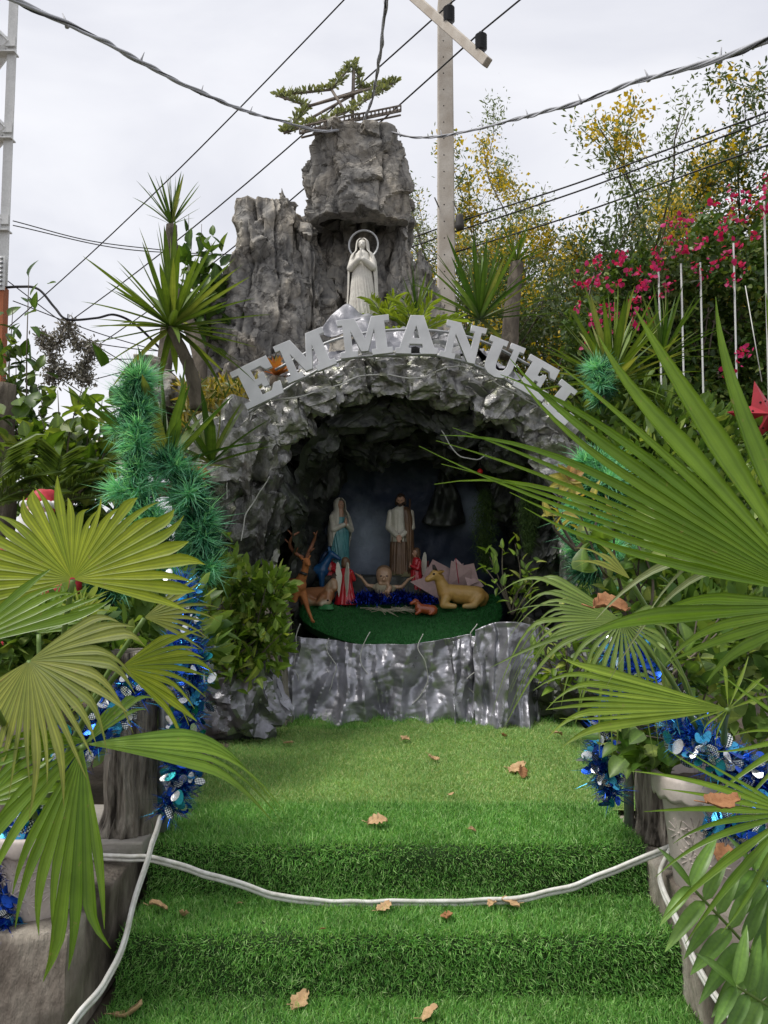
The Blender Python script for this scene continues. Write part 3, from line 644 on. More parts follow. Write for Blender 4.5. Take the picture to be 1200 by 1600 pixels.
# ================================================================== pole, tower, wires
pole = thing('utility_pole', 'square concrete utility pole with a crossarm behind the rock', 'pole', (at(697, 400, 12).x, 12, 0))
PX = at(697, 400, 12).x
POLE = surf('pole_concrete', (.42, .37, .31), (.56, .52, .46), 5, .9, 0, .25, 60, .006)
b = MB(); zt = at(690, 4, 12).z
b.grid([[( -w_, -w_ * .85, z), (w_, -w_ * .85, z), (w_, w_ * .85, z), (-w_, w_ * .85, z)] for z, w_ in ((0, .165), (zt, .115))], True, 0, True)
o = b.build('shaft', POLE, pole, smooth=False); mod(o, 'BEVEL', width=.02, segments=2)
holes = MB()
for k in range(30):
    z = 2.6 + k * .27
    w_ = lerp(.165, .115, z / zt)
    if z < zt - .1: holes.tube([(-.035, -w_ * .85 - .001, z), (-.035, -w_ * .85 + .02, z)], .011, 8)
holes.build('bolt_hole', plain('black_hole', (.01, .01, .01), .9), pole)['kind'] = 'stuff'
ca = at(700, 40, 11.7); A0 = at(600, -45, 11.9) - Vector((PX, 12, 0)); A1 = at(762, 98, 10.4) - Vector((PX, 12, 0))
b = MB(); ax = (A1 - A0).normalized(); b.box((A0 + A1) / 2, ((A1 - A0).length, .12, .13), mat=rot_to(ax, (0, 0, 1))); o = b.build('crossarm', POLE, pole, smooth=False); mod(o, 'BEVEL', width=.01)
INS = plain('black_insulator', (.015, .016, .02), .35)
insp = []
for tpos in (.05, .66, .945):
    p = A0.lerp(A1, tpos) + Vector((0, 0, .06)); b = MB(); r = []
    prof = [(0, .05)] + [(.04 + k * .028 + d, rr) for k in range(8) for d, rr in ((0, .05), (.014, .085))] + [(.27, .05), (.30, .035), (.31, .01)]
    b.grid([[p + Vector((math.cos(a) * rr, math.sin(a) * rr, z)) for a in [2 * math.pi * i / 16 for i in range(16)]] for z, rr in prof], True); b.build('insulator', INS, pole); insp.append(p + Vector((PX, 12, .31)))
b = MB(); b.tube([Vector((.1, -.15, at(722, 345, 12).z + .25)), Vector((.17, -.15, at(722, 345, 12).z + .1))], .01, 6); b.capsule((.2, -.16, at(722, 352, 12).z + .06), .06, (.2, -.16, at(722, 360, 12).z), .075); b.build('lamp_head', plain('dark_grey_plastic', (.06, .055, .05), .6), pole)
b = MB(); b.tube([(-.12, -.1, at(690, 328, 12).z), (-.2, -.3, at(690, 322, 12).z)], .012, 6); b.build('step_bolt', GALV, pole)
lines = [((-40, 550, 17), insp[0]), ((60, 548, 17), insp[1]), ((150, 535, 17), insp[2])]
for k, ((x, y, Y), ip) in enumerate(lines):
    a = at(*[(-30, 548), (55, 540), (160, 535)][k], 19); far = ip + (ip - a).normalized() * 9
    # sagging conductor on the insulator, running on past the pole
    P = [a.lerp(ip, t) - Vector((0, 0, .25 * math.sin(math.pi * t))) for t in [i / 14 for i in range(15)]] + [ip.lerp(far, t) for t in (.3, .6, 1)]
    b = MB(); b.tube(P, .013, 5); tag(b.build('power_line', BLACKWIRE), ['black power line on the outermost end of the crossarm out of frame', 'black power line on the insulator nearest the concrete pole', 'black power line on the insulator at the tip of the crossarm'][k], 'wire')
for k, (y0, y1) in enumerate([(352, 174), (366, 186), (398, 226)]):
    wire('telephone_line', [at(560, y0 + 50, 12.6), at(700, y0, 12.2), at(900, lerp(y0, y1, .4) + 6, 11), at(1080, lerp(y0, y1, .76) + 3, 10), at(1240, y1 - 14, 9)], .012, BLACKWIRE, ['uppermost', 'middle', 'lowest'][k] + ' of three thin black lines running from the pole past the flowering trees', 'wire', 'lines right of the pole')
for k, (p, q, sag) in enumerate([((20, 345), (265, 392), 8), ((20, 352), (366, 398), 14), ((0, 430), (270, 610), 10), ((0, 520), (200, 660), 5), ((20, 470), (290, 560), 6), ((110, 530), (290, 552), 3), ((130, 560), (300, 556), 3), ((120, 600), (290, 545), 4)]):
    wire('service_wire', [at(p[0], p[1], 8.5), at((p[0] + q[0]) / 2, (p[1] + q[1]) / 2 + sag, 9), at(q[0], q[1], 9.6)], .006, BLACKWIRE, 'thin dark service wire crossing the sky beside the lattice tower', 'wire', 'service wires by the lattice tower')
wire('black_cable', [at(-20, 452, 7), at(30, 448, 7), at(60, 452, 7), at(85, 480, 7), at(105, 499, 7), at(150, 497, 7.2), at(180, 492, 7.4), at(215, 510, 7.6), at(265, 560, 7.8)], .012, BLACKWIRE, 'thick black cable drooping over the grey vine star', 'cable')
# lattice tower
tower = thing('lattice_tower', 'white steel lattice tower with an orange base at the edge', 'tower', (at(8, 500, 7).x, 7, 0))
TX = at(8, 500, 7).x
ORANGE = plain('orange_paint', (.42, .13, .05), .6)
def leg(x0, x1, Y, m, za, zb, name='leg'):
    b = MB(); t0, t1 = za, zb
    for dx, sz in ((0, (.085, .012)), (-.036, (.012, .085))):
        b.grid([[(x + dx + sx * sz[0] / 2, Y - 7 + (0 if dx == 0 else .042) + sy * sz[1] / 2, z) for sx, sy in ((-1, -1), (1, -1), (1, 1), (-1, 1))] for x, z in ((x0, t0), (x1, t1))], True, 0, True)
    b.build(name, m, tower, smooth=False)
zb = at(8, 450, 7).z; xa = at(4, 450, 7).x - TX; xb = at(24, -60, 7).x - TX; ztp = at(24, -60, 7).z
leg(xa, xb, 7, STEELPAINT, zb, ztp); leg(xa - .9, xb - .75, 7, STEELPAINT, zb, ztp)
b = MB(); b.box((xa - .03, 0, zb / 2), (.13, .1, zb)); b.build('base_leg', ORANGE, tower, smooth=False); b = MB(); b.box((xa - .95, 0, zb / 2), (.13, .1, zb)); b.build('base_leg', ORANGE, tower, smooth=False)
b = MB(); b.box((xa - .02, -.06, zb + .12), (.14, .012, .32)); pl = b.build('splice_plate', STEELPAINT, tower, smooth=False); b = MB()
for i in range(3):
    for j in range(7): b.tube([(xa - .06 + i * .04, -.065, zb - .0 + j * .042), (xa - .06 + i * .04, -.085, zb + j * .042)], .012, 6)
b.build('bolt', GALV, pl)
prev = None
for k, y in enumerate((345, 202, 68, -60)):
    z = at(10, y, 7).z; xx = lerp(xa, xb, (z - zb) / (ztp - zb))
    b = MB(); b.box((xx - .43, -.03, z), (.95, .012, .09)); b.box((xx - .43, .0, z - .1), (.95, .1, .012)); b.build('strut', STEELPAINT, tower, smooth=False)
    b = MB(); b.tube([(xx - .02, .0, z - .06), (xx - .7, .7, z - .06)], .035, 4); b.build('strut', STEELPAINT, tower, smooth=False)
    if prev: b = MB(); b.tube([(prev[0] - .02, -.02, prev[1]), (xx - .45, -.02, (z + prev[1]) / 2)], .025, 4); b.tube([(xx - .45, -.02, (z + prev[1]) / 2), (xx - .02, -.02, z)], .025, 4); b.build('brace', STEELPAINT, tower, smooth=False)
    prev = (xx, z)
b = MB()
for k in range(5): b.tube([(xa - .12 - .02 * k, -.08, zb), (xb - .12 - .02 * k, -.08, ztp)], .007, 5)
b.build('cable_run', BLACKWIRE, tower)

# --- bundled lighting cable strung over the star
CABLE = plain('grey_cable', (.42, .43, .46), .5)
APEX = at(568, 192, 8.35)
def bundle_cable(pts, label, ties):
    P = crom(pts, 14); n = len(P); t = thing('cable_bundle', label, 'cable', tuple(P[-1]))
    o0 = P[-1]
    for s in range(4):
        Q = []
        for i, p in enumerate(P):
            a = i * .33 + s * 1.57 + 1.1 * math.sin(i * .21 + s); r_ = .009 + .005 * math.sin(i * .3 + s * 2)
            Q.append(p - o0 + Vector((math.cos(a) * r_, 0, math.sin(a) * r_)) + nvec(p * 2.3 + Vector((s * .15, 0, 0))) * .008)
        b = MB(); b.tube(Q, .0075 if s else .0045, 6); b.build('strand', CABLE if s else BLACKWIRE, t)
    for k in range(ties):
        i = int((k + .5) / ties * n * .96); p = P[i] - o0; d = Vector((rnd.uniform(-.5, .5), 0, 1)).normalized()
        b = MB(); b.tube([p - Vector((0, 0, .016)), p + d * .02, p + d * .06], [.011, .006, .0022], 6); b.build('zip_tie', CABLE, t)
bundle_cable([at(-900, -420, 1.2), at(-260, -130, 2.2), at(20, 0, 3.0), at(135, 52, 3.7), at(240, 106, 4.7), at(325, 150, 5.7), at(395, 177, 6.7), at(450, 191, 7.4), at(510, 205, 8.0), APEX], 'grey zip-tied cable bundle slung from the lattice tower to the star', 8)
bundle_cable([at(2200, -330, 1.2), at(1480, -40, 2.3), at(1200, 66, 3.1), at(1090, 104, 3.7), at(985, 131, 4.5), at(890, 165, 5.4), at(815, 184, 6.2), at(750, 200, 6.9), at(690, 212, 7.6), at(630, 212, 8.1), APEX], 'grey zip-tied cable bundle slung in front of the utility pole to the star', 9)
bundle_cable([at(640, -600, 2.0), at(616, -150, 3.8), at(604, 0, 5.0), at(597, 60, 6.0), at(589, 120, 7.2), at(580, 160, 8), APEX], 'grey cable bundle dropping straight down onto the rock top', 4)
# ================================================================== star on the rock
def leafshape(n=6, w=.5, bend=.2, fold=.15, seed=0):
    """unit leaf along +X, width w, drooping by bend; returns verts, faces, uv"""
    V = []; F = []; U = []
    for j in range(n + 1):
        t = j / n; wd = w * .5 * math.sin(math.pi * min(1, t * .92 + .08) ** .8) ** .8 if 0 < j < n else .02 * w
        z = -bend * t * t
        for s in (-1, 0, 1): V.append((t, s * wd, z + abs(s) * wd * fold * 2)); U.append((.5 + s * .5, t))
    for j in range(n):
        for s in range(2):
            a = j * 3 + s; F.append((a, a + 1, a + 4, a + 3))
    return V, F, U
def leafmesh(name, m, **kw):
    b = MB(); V, F, U = leafshape(**kw); b.add(V, F); b.uv = U
    o = b.build(name, m); me = o.data; bpy.data.objects.remove(o); return me
def leaf_cloud(name, P, D, size, mats, parent=None, aspect=.45, seed=0, midx=None, droop=0, simple=False):
    rg2 = np.random.default_rng(seed); n = len(P); P = np.asarray(P, float)
    d = np.asarray(D, float) + rg2.normal(0, .01, (n, 3)); d /= np.linalg.norm(d, axis=1)[:, None] + 1e-9
    s = np.cross(d, rg2.normal(0, 1, (n, 3))); s /= np.linalg.norm(s, axis=1)[:, None] + 1e-9
    nn = np.cross(d, s); L = (size * rg2.uniform(.6, 1.25, n))[:, None]; W = L * aspect * .5
    if simple:
        V = np.empty((n * 4, 3)); V[0::4] = P; V[1::4] = P + d * L * .5 + s * W; V[2::4] = P + d * L; V[3::4] = P + d * L * .5 - s * W
        return mesh_np(name, V, np.arange(n * 4).reshape(n, 4), mats, parent, True)
    V = np.empty((n * 6, 3)); V[0::6] = P; V[1::6] = P + d * L * .35 + s * W * .9 + nn * W * .3; V[2::6] = P + d * L * .72 + s * W * .75 + nn * W * .2
    tip = P + d * L; tip[:, 2] -= droop * L[:, 0]
    V[3::6] = tip; V[4::6] = P + d * L * .72 - s * W * .75 + nn * W * .2; V[5::6] = P + d * L * .35 - s * W * .9 + nn * W * .3
    k = np.arange(n)[:, None] * 6; F = np.concatenate([k + np.array([[0, 1, 2, 3]]), k + np.array([[0, 3, 4, 5]])])
    mi = None if midx is None else np.concatenate([midx, midx])
    return mesh_np(name, V, F, mats, parent, True, mi)
RUSTY = surf('weathered_iron', (.1, .08, .065), (.26, .22, .18), 12, .8, .2, .3, 60)
STARLEAF = leafmat('faded_green_leaf', (.16, .19, .10), (.36, .40, .24), .3, .6, island=True)
star = thing('leaf_star', 'five-pointed iron star wound with faded green leaves on the rock top', 'star', tuple(at(550, 195, 8.5)))
S0 = at(550, 195, 8.5)
SP = [(553, 97, 8.75), (518, 140, 8.5), (433, 149, 8.35), (482, 166, 8.3), (444, 208, 8.0), (540, 176, 8.25), (560, 178, 8.5), (618, 128, 8.85), (566, 140, 8.7)]
SV = [at(*p) - S0 for p in SP]
lp = []; ld = []
edges = [(0, 1), (1, 2), (2, 3), (3, 4), (4, 5), (5, 7), (7, 8), (8, 0)]
rg = np.random.default_rng(21)
for a, c in edges:
    b = MB(); b.tube([SV[a], SV[c]], .014, 6); b.build('frame_bar', RUSTY, star)
    n = int((SV[c] - SV[a]).length * 260)
    for k in range(n):
        t = rg.uniform(); p = SV[a].lerp(SV[c], t); d = Vector(rg.normal(0, 1, 3)); d.z = abs(d.z) * .7 + .1; lp.append(p + d * .012); ld.append(d)
for a, c in ((3, 8), (1, 5), (3, 7), (4, 8)): b = MB(); b.tube([SV[a], SV[c]], .016, 6); b.build('frame_bar', RUSTY, star)
b = MB(); b.tube([at(553, 97, 8.75) - S0, at(550, 205, 8.5) - S0], .02, 8); b.build('mast', RUSTY, star)
leaf_cloud('leaf_garland', lp, ld, .066, STARLEAF, star, .5, 3)['kind'] = 'stuff'
# bent iron lattice under the star
lat = thing('iron_lattice', 'flat rusty iron lattice girder across the rock top', 'lattice', tuple(at(550, 195, 8.4)))
L0 = at(550, 195, 8.4)
def lattice(p, q, w_):
    a = at(*p) - L0; c = at(*q) - L0; d = (c - a); up = Vector((0, .15, .05)).normalized()
    N_ = 13
    for s in (-1, 1):
        b = MB(); b.tube([a + up * s * w_, c + up * s * w_], .012, 5); b.build('chord', RUSTY, lat)
    for s in (-1, 1):
        b = MB(); b.tube([a + up * s * w_ + Vector((0, 0, .07)), c + up * s * w_ + Vector((0, 0, .07))], .012, 5); b.build('chord', RUSTY, lat)
    for k in range(N_):
        u = a.lerp(c, k / (N_ - 1)); v = a.lerp(c, min(1, (k + .6) / (N_ - 1)))
        b = MB(); b.tube([u - up * w_, v + up * w_ + Vector((0, 0, .07))], .009, 4); b.tube([u - up * w_, u - up * w_ + Vector((0, 0, .07))], .009, 4); b.build('web_bar', RUSTY, lat)
lattice((470, 212, 7.9), (560, 190, 8.5), .1); lattice((556, 192, 8.5), (626, 177, 9.0), .1)

# ================================================================== figures
def blob(name, caps, m, parent, voxel=.008, smooth=4):
    b = MB()
    for p0, r0, p1, r1 in caps: b.capsule(p0, r0, p1, r1)
    o = b.build(name, m, parent); mod(o, 'REMESH', mode='VOXEL', voxel_size=voxel, use_smooth_shade=True)
    if smooth: mod(o, 'SMOOTH', factor=.5, iterations=smooth)
    return o
def loft(name, rows, m, parent, folds=(11, 1.0, 0), nth=72, nz=60, S=1.0, solid=0, seed=0, twist=0):
    """rows: (z, cx, cy, rx, ry, foldamp, half_opening_deg)"""
    b = MB(); z0, z1 = rows[0][0], rows[-1][0]; out = []; op = any(r[6] > 0 for r in rows)
    for j in range(nz + 1):
        z = lerp(z0, z1, j / nz); cx, cy, rx, ry, fa, ho = interp(rows, z); row = []
        for i in range(nth + (1 if op else 0)):
            a = (R(-90 + ho) + (2 * math.pi - 2 * R(ho)) * i / nth)
            ph = folds[0] * (a + twist * z) + folds[2] + 1.3 * noise.noise(Vector((math.cos(a) * 2, math.sin(a) * 2, z * 2.5 + seed)))
            f = 1 + fa * (abs(math.sin(ph)) ** .8 - .6 + .3 * math.sin(ph * 2.3 + seed))
            row.append((S * (cx + rx * f * math.cos(a)), S * (cy + ry * f * math.sin(a)), S * z))
        out.append(row)
    b.grid(out, not op, 0, not op); o = b.build(name, m, parent)
    if op or solid: mod(o, 'SOLIDIFY', thickness=max(.008 * S, solid), offset=0)
    return o
def face(parent, c, r, skin, S, look=0, eyes=True, hairm=None, beard=None):
    """head details: nose, lips, eyes set into the head of radius r at c (front is -Y)"""
    M = Matrix.Rotation(look, 3, 'Z')
    def q(x, y, z): return Vector(c) + M @ Vector((x, y, z)) * r
    if eyes:
        b = MB()
        for s in (-1, 1): b.capsule(q(s * .36 - .08, -.86, .05), r * .07, q(s * .36 + .08, -.86, .05), r * .07, 8)
        b.build('eye', plain('statue_eye', (.06, .04, .03), .4), parent)
def headcaps(c, r, look=0):
    M = Matrix.Rotation(look, 3, 'Z')
    def q(x, y, z): return Vector(c) + M @ Vector((x, y, z)) * r
    return [(q(0, .05, .12), r * .92, q(0, .0, -.1), r * .86), (q(0, -.25, -.5), r * .5, q(0, -.3, -.72), r * .42), (q(0, -.9, .05), r * .1, q(0, -1.02, -.25), r * .16), (q(-.2, -.78, -.52), r * .12, q(.2, -.78, -.52), r * .12), (q(-.45, -.72, .22), r * .13, q(.45, -.72, .22), r * .13), (q(0, .1, -.5), r * .5, q(0, .1, -1.5), r * .48)]
def praying(S, hx=0, hy=-.15, hz=.7, sk=.017, up=.1):
    c = []
    for s in (-1, 1):
        c += [((s * .012 + hx, hy, hz), sk, (s * .006 + hx, hy - .005, hz + up * .55), sk * .8)]
        for k in range(4): c.append(((s * .008 + hx, hy - .012 + .009 * k, hz + up * .5), sk * .45, (s * .004 + hx, hy - .012 + .008 * k, hz + up * (.95 + .05 * (k in (1, 2)))), sk * .32))
        c.append(((s * .014 + hx, hy + .014, hz + up * .2), sk * .45, (s * .008 + hx, hy + .026, hz + up * .55), sk * .35))
    return c
def scale(c, S): return [(Vector(a) * S, r * S, Vector(d) * S, q * S) for a, r, d, q in c]
STONEW = surf('cream_statue_paint', (.56, .53, .47), (.68, .66, .6), 9, .6, 0, .1, 50, .004)
# --- white statue under the overhang
mp = at(566, 497, 7.1); S = pxm(131, 7.1)
wm = thing('statue', 'cream white robed statue with praying hands standing above the letters', 'statue', tuple(mp)); wm.rotation_euler.z = R(-6)
loft('robe', [(0, 0, 0, .175, .14, .16, 0), (.15, 0, 0, .16, .13, .14, 0), (.35, 0, 0, .145, .118, .11, 0), (.5, 0, 0, .13, .105, .09, 0), (.6, 0, 0, .12, .1, .05, 0), (.7, 0, 0, .115, .095, .03, 0), (.78, 0, 0, .105, .075, .02, 0), (.82, 0, 0, .05, .05, 0, 0)], STONEW, wm, (13, 1, .4), 110, 70, S, twist=.8)
blob('figure', scale(headcaps((0, -.01, .905), .062) + praying(S, 0, -.15, .67, .02, .135) + [((s * .11, 0, .76), .04, (s * .135, -.06, .6), .045) for s in (-1, 1)] + [((s * .135, -.06, .6), .046, (s * .03, -.145, .67), .034) for s in (-1, 1)] + [((0, 0, .5), .09, (0, 0, .76), .085)], S), STONEW, wm, .006, 3)
face(wm, (0, -.01 * S, .905 * S), .062 * S, None, S, eyes=False)
loft('veil', [(.03, 0, .03, .185, .13, .06, 62), (.2, 0, .03, .19, .13, .06, 62), (.4, 0, .03, .18, .125, .06, 60), (.58, 0, .02, .175, .125, .05, 56), (.7, 0, .015, .165, .12, .04, 50), (.78, 0, .01, .135, .1, .03, 44), (.83, 0, .01, .088, .085, .02, 44), (.9, 0, .01, .08, .082, 0, 46), (.95, 0, .01, .073, .075, 0, 40), (.985, 0, .01, .04, .045, 0, 25), (.992, 0, .01, .008, .008, 0, 10)], STONEW, wm, (7, 1, 1.1), 90, 80, S)
b = MB(); hc = Vector((.0, .10 * S, .955 * S)); b.grid([[hc + Vector((math.cos(a) * rr, dy, math.sin(a) * rr)) for a in [2 * math.pi * i / 64 for i in range(64)]] for rr, dy in ((.19 * S, 0), (.17 * S, 0), (.17 * S, .012), (.19 * S, .012), (.19 * S, 0))], True)
b.build('halo', surf('dull_zinc', (.3, .31, .32), (.42, .43, .44), 6, .5, .5), wm)
b = MB(); b.tube([hc + Vector((0, .006, -.16 * S)), hc + Vector((0, .006, -.25 * S))], .006, 6); b.build('halo_stem', GALV, wm)
b = MB(); rock_col(b, [(-.5, 0, .1, .42, .35), (-.2, 0, .1, .34, .3), (-.01, 0, .1, .25, .22)], 3.3, 20, 60, .4); b.build('base', ROCK, wm)
# foil sheet before its feet
b = MB(); rows = []
for j in range(26):
    v = j / 25
    rows.append([at(lerp(498 + 35 * (1 - v), 588 + 0 * v, u) , lerp(478 + 20 * u * u + 10 * abs(u - .4), 520 + 10 * u, v), 6.75 - .3 * v + .05 * crumple(Vector((u, v, 0)), 3, 4)) + Vector((0, 0, .03 * math.sin(u * 9 + v * 3))) for u in [i / 30 for i in range(31)]])
b.grid(rows); o = b.build('foil_sheet', SILVER); mod(o, 'SOLIDIFY', thickness=.008); tag(o, 'peaked silver foil sheet at the white statue feet behind the letters', 'foil')

SKIN = plain('painted_skin', (.52, .3, .2), .45, coat=.2); 
def robed(name, label, px, Y, z, H, body, hair, mant, hands, look, rz=0, group=None):
    pass
# --- pedestal inside the cave
b = MB(); rock_col(b, [(1.15, .05, 7.15, .8, .36), (1.3, .05, 7.15, .74, .32), (1.455, .05, 7.15, .66, .26)], 8.8, 16, 120, .35)
o = b.build('rock_ledge', DARKFOIL); tag(o, 'dark low rock ledge under the two large standing statues', 'rock')
PZ2 = 1.465
# --- statue in teal robe
x = at(531, 850, 7.08).x; S = pxm(120, 7.08)
ma = thing('statue', 'statue of a veiled woman in a teal robe with joined hands', 'statue', (x, 7.08, PZ2)); ma.rotation_euler.z = R(35)
TEAL = surf('teal_paint', (.05, .2, .22), (.12, .36, .38), 7, .4, 0, .1, 40, .004, coat=.3); IVORY = surf('ivory_paint', (.5, .47, .38), (.66, .63, .54), 8, .45, coat=.2)
loft('robe', [(0, 0, 0, .125, .11, .14, 0), (.15, 0, 0, .118, .1, .12, 0), (.4, 0, 0, .12, .1, .1, 0), (.55, 0, 0, .125, .105, .08, 0), (.66, 0, 0, .11, .09, .04, 0), (.74, 0, 0, .1, .08, .02, 0)], TEAL, ma, (9, 1, .4), 90, 60, S, twist=1.5)
loft('mantle', [(.36, .0, .02, .14, .11, .05, 70), (.48, 0, .01, .155, .125, .06, 55), (.58, 0, 0, .16, .13, .06, 40), (.68, 0, 0, .15, .115, .05, 30), (.78, 0, 0, .125, .095, .03, 30), (.835, 0, 0, .08, .078, .02, 40), (.9, 0, .01, .08, .08, 0, 48), (.95, 0, .01, .07, .074, 0, 42), (.985, 0, .01, .04, .045, 0, 25), (.995, 0, .01, .008, .008, 0, 10)], IVORY, ma, (8, 1, .9), 80, 70, S)
blob('figure', scale(headcaps((0, -.012, .9), .058) + praying(S, .0, -.14, .63, .018, .1) + [((0, 0, .82), .05, (0, 0, .6), .05), ((0, 0, .6), .045, (0, -.135, .635), .018)], S), SKIN, ma, .005, 3)
blob('sleeve', scale([((s * .12, 0, .74), .04, (s * .13, -.06, .58), .045) for s in (-1, 1)] + [((s * .13, -.06, .58), .046, (s * .025, -.135, .635), .03) for s in (-1, 1)], S), IVORY, ma, .006, 3)
face(ma, (0, -.012 * S, .9 * S), .058 * S, None, S)
b = MB(); b.box((0, 0, -.012), (.24 * S, .22 * S, .03)); mod(b.build('plinth', TEAL, ma, smooth=False), 'BEVEL', width=.008)
# --- statue in brown cloak
x = at(626, 850, 7.03).x; S = pxm(126, 7.03)
jo = thing('statue', 'statue of a bearded man in cream tunic and brown cloak holding a staff', 'statue', (x, 7.03, PZ2)); jo.rotation_euler.z = R(-8)
BROWN = surf('brown_paint', (.1, .055, .03), (.2, .115, .06), 8, .5, coat=.2); HAIRB = plain('dark_brown_hair', (.045, .025, .015), .6)
loft('robe', [(0, 0, 0, .135, .115, .14, 0), (.15, 0, 0, .13, .11, .13, 0), (.35, 0, 0, .125, .105, .1, 0), (.46, 0, 0, .12, .1, .06, 0)], BROWN, jo, (9, 1, 1.4), 90, 40, S)
loft('tunic', [(.4, 0, 0, .126, .105, .07, 0), (.55, 0, 0, .125, .1, .05, 0), (.7, 0, 0, .13, .095, .04, 0), (.79, 0, 0, .125, .08, .02, 0), (.835, 0, 0, .06, .055, 0, 0), (.845, 0, 0, .04, .04, 0, 0)], IVORY, jo, (7, 1, 1), 80, 40, S)
loft('cloak', [(.06, .045, .03, .12, .105, .1, 75), (.3, .045, .03, .12, .105, .08, 70), (.5, .045, .02, .125, .11, .06, 62), (.68, .04, .01, .13, .105, .05, 55), (.79, .035, .005, .115, .085, .03, 55), (.83, .03, .01, .07, .06, 0, 60)], BROWN, jo, (8, 1, .3), 70, 50, S).rotation_euler.z = R(-48)
blob('figure', scale(headcaps((0, -.012, .91), .06) + [((s * .02, -.15, .47), .02, (s * .012, -.165, .42), .016) for s in (-1, 1)] + [((s * .02 + (k - 1.5) * .009, -.17, .43), .007, (-s * .012 + (k - 1.5) * .006, -.178, .405 - .006 * k), .006) for s in (-1, 1) for k in range(4)] + [((0, 0, .5), .05, (0, 0, .85), .035), ((0, 0, .5), .05, (0, -.15, .46), .02)], S), SKIN, jo, .005, 3)
blob('sleeve', scale([((s * .125, 0, .76), .042, (s * .14, -.04, .58), .045) for s in (-1, 1)] + [((s * .14, -.04, .58), .046, (s * .035, -.14, .48), .034) for s in (-1, 1)], S), IVORY, jo, .006, 3)
blob('hair', scale([((0, .02, .95), .056, (0, .035, .89), .056), ((-.05, .01, .93), .02, (-.056, .01, .87), .018), ((.05, .01, .93), .02, (.056, .01, .87), .018), ((0, -.05, .965), .02, (0, -.02, .975), .03)], S), HAIRB, jo, .005, 2)
blob('beard', scale([((-.045, -.03, .885), .013, (-.015, -.058, .855), .016), ((.045, -.03, .885), .013, (.015, -.058, .855), .016), ((0, -.06, .856), .017, (0, -.055, .84), .012)], S), HAIRB, jo, .004, 2)
face(jo, (0, -.012 * S, .91 * S), .06 * S, None, S)
b = MB(); b.tube([(.1 * S, -.08 * S, 0), (.12 * S, -.03 * S, .93 * S)], .009, 8); b.build('staff', plain('dark_wood', (.08, .045, .03), .7), jo)
b = MB(); rock_col(b, [(-.02, 0, 0, .16 * S, .14 * S), (.025, 0, 0, .15 * S, .13 * S)], 1.1, 4, 40, .1); b.build('plinth', surf('mossy_paint', (.12, .12, .05), (.2, .18, .09), 20, .7), jo)
# --- angels
REDP = plain('red_glaze', (.5, .02, .03), .3, coat=.5); WINGW = plain('ivory_glaze', (.62, .6, .5), .35, coat=.4)
def wing(parent, S, s, m, spread, y=.07):
    b = MB(); pts = [(.0, .62), (.035, .8), (.06, .9), (.09, .92), (.115, .86), (.125, .7), (.115, .5), (.09, .3), (.06, .14), (.035, .3), (.01, .48)]
    M = Matrix.Rotation(s * spread, 3, 'Z')
    pf = [M @ Vector((s * px_ * S * 1.15, 0, pz_ * S)) + Vector((s * .03 * S, y * S, 0)) for px_, pz_ in pts]
    th = M @ Vector((0, .018 * S, 0)); n = len(pf)
    b.add(pf + [p + th for p in pf], [tuple(range(n)), tuple(range(2 * n - 1, n - 1, -1))] + [(i, i + n, (i + 1) % n + n, (i + 1) % n) for i in range(n)])
    o = b.build('wing', m, parent, smooth=False); mod(o, 'BEVEL', width=.004, segments=2); return o
def angel(px, Y, hgt, label, rz, spread=.5, z=None):
    p = at(px, 900, Y); S = pxm(hgt, Y); z = stagez(p.x, Y) if z is None else z
    t = thing('angel_figurine', label, 'figurine', (p.x, Y, z + .004)); t.rotation_euler.z = R(rz)
    loft('robe', [(0, 0, 0, .26, .2, .1, 0), (.05, 0, 0, .25, .19, .1, 0), (.25, 0, 0, .19, .15, .08, 0), (.5, 0, 0, .145, .12, .05, 0), (.66, 0, 0, .15, .115, .02, 0), (.76, 0, 0, .12, .09, .01, 0), (.8, 0, 0, .06, .055, 0, 0)], REDP, t, (7, 1, 1), 70, 40, S)
    blob('sleeve', scale([((s * .13, 0, .7), .05, (s * .16, -.07, .54), .055) for s in (-1, 1)] + [((s * .16, -.07, .54), .055, (s * .03, -.16, .6), .035) for s in (-1, 1)], S), REDP, t, .006, 2)
    blob('figure', scale(headcaps((0, -.015, .9), .085) + praying(S, 0, -.17, .58, .026, .12) + [((0, 0, .8), .05, (0, 0, .56), .05), ((0, 0, .56), .04, (0, -.165, .59), .02)], S), SKIN, t, .005, 2)
    blob('hair', scale([((0, .02, .94), .088, (0, .03, .86), .085), ((-.06, .0, .92), .04, (-.07, .01, .82), .035), ((.06, 0, .92), .04, (.07, .01, .82), .035)], S), plain('brown_glaze', (.16, .09, .05), .4), t, .005, 2)
    face(t, (0, -.015 * S, .9 * S), .085 * S, None, S)
    for s in (-1, 1): wing(t, S, s, WINGW, spread, .115)
angel(540, 6.62, 72, 'red-robed angel figurine with ivory wings kneeling with its back turned', 160, .4)
angel(514, 7.0, 66, 'small red angel figurine facing out behind the curled donkey', 10, .6, 1.28)
angel(650, 6.98, 68, 'red angel figurine standing at the foot of the cloaked man statue', -55, .6, 1.30)
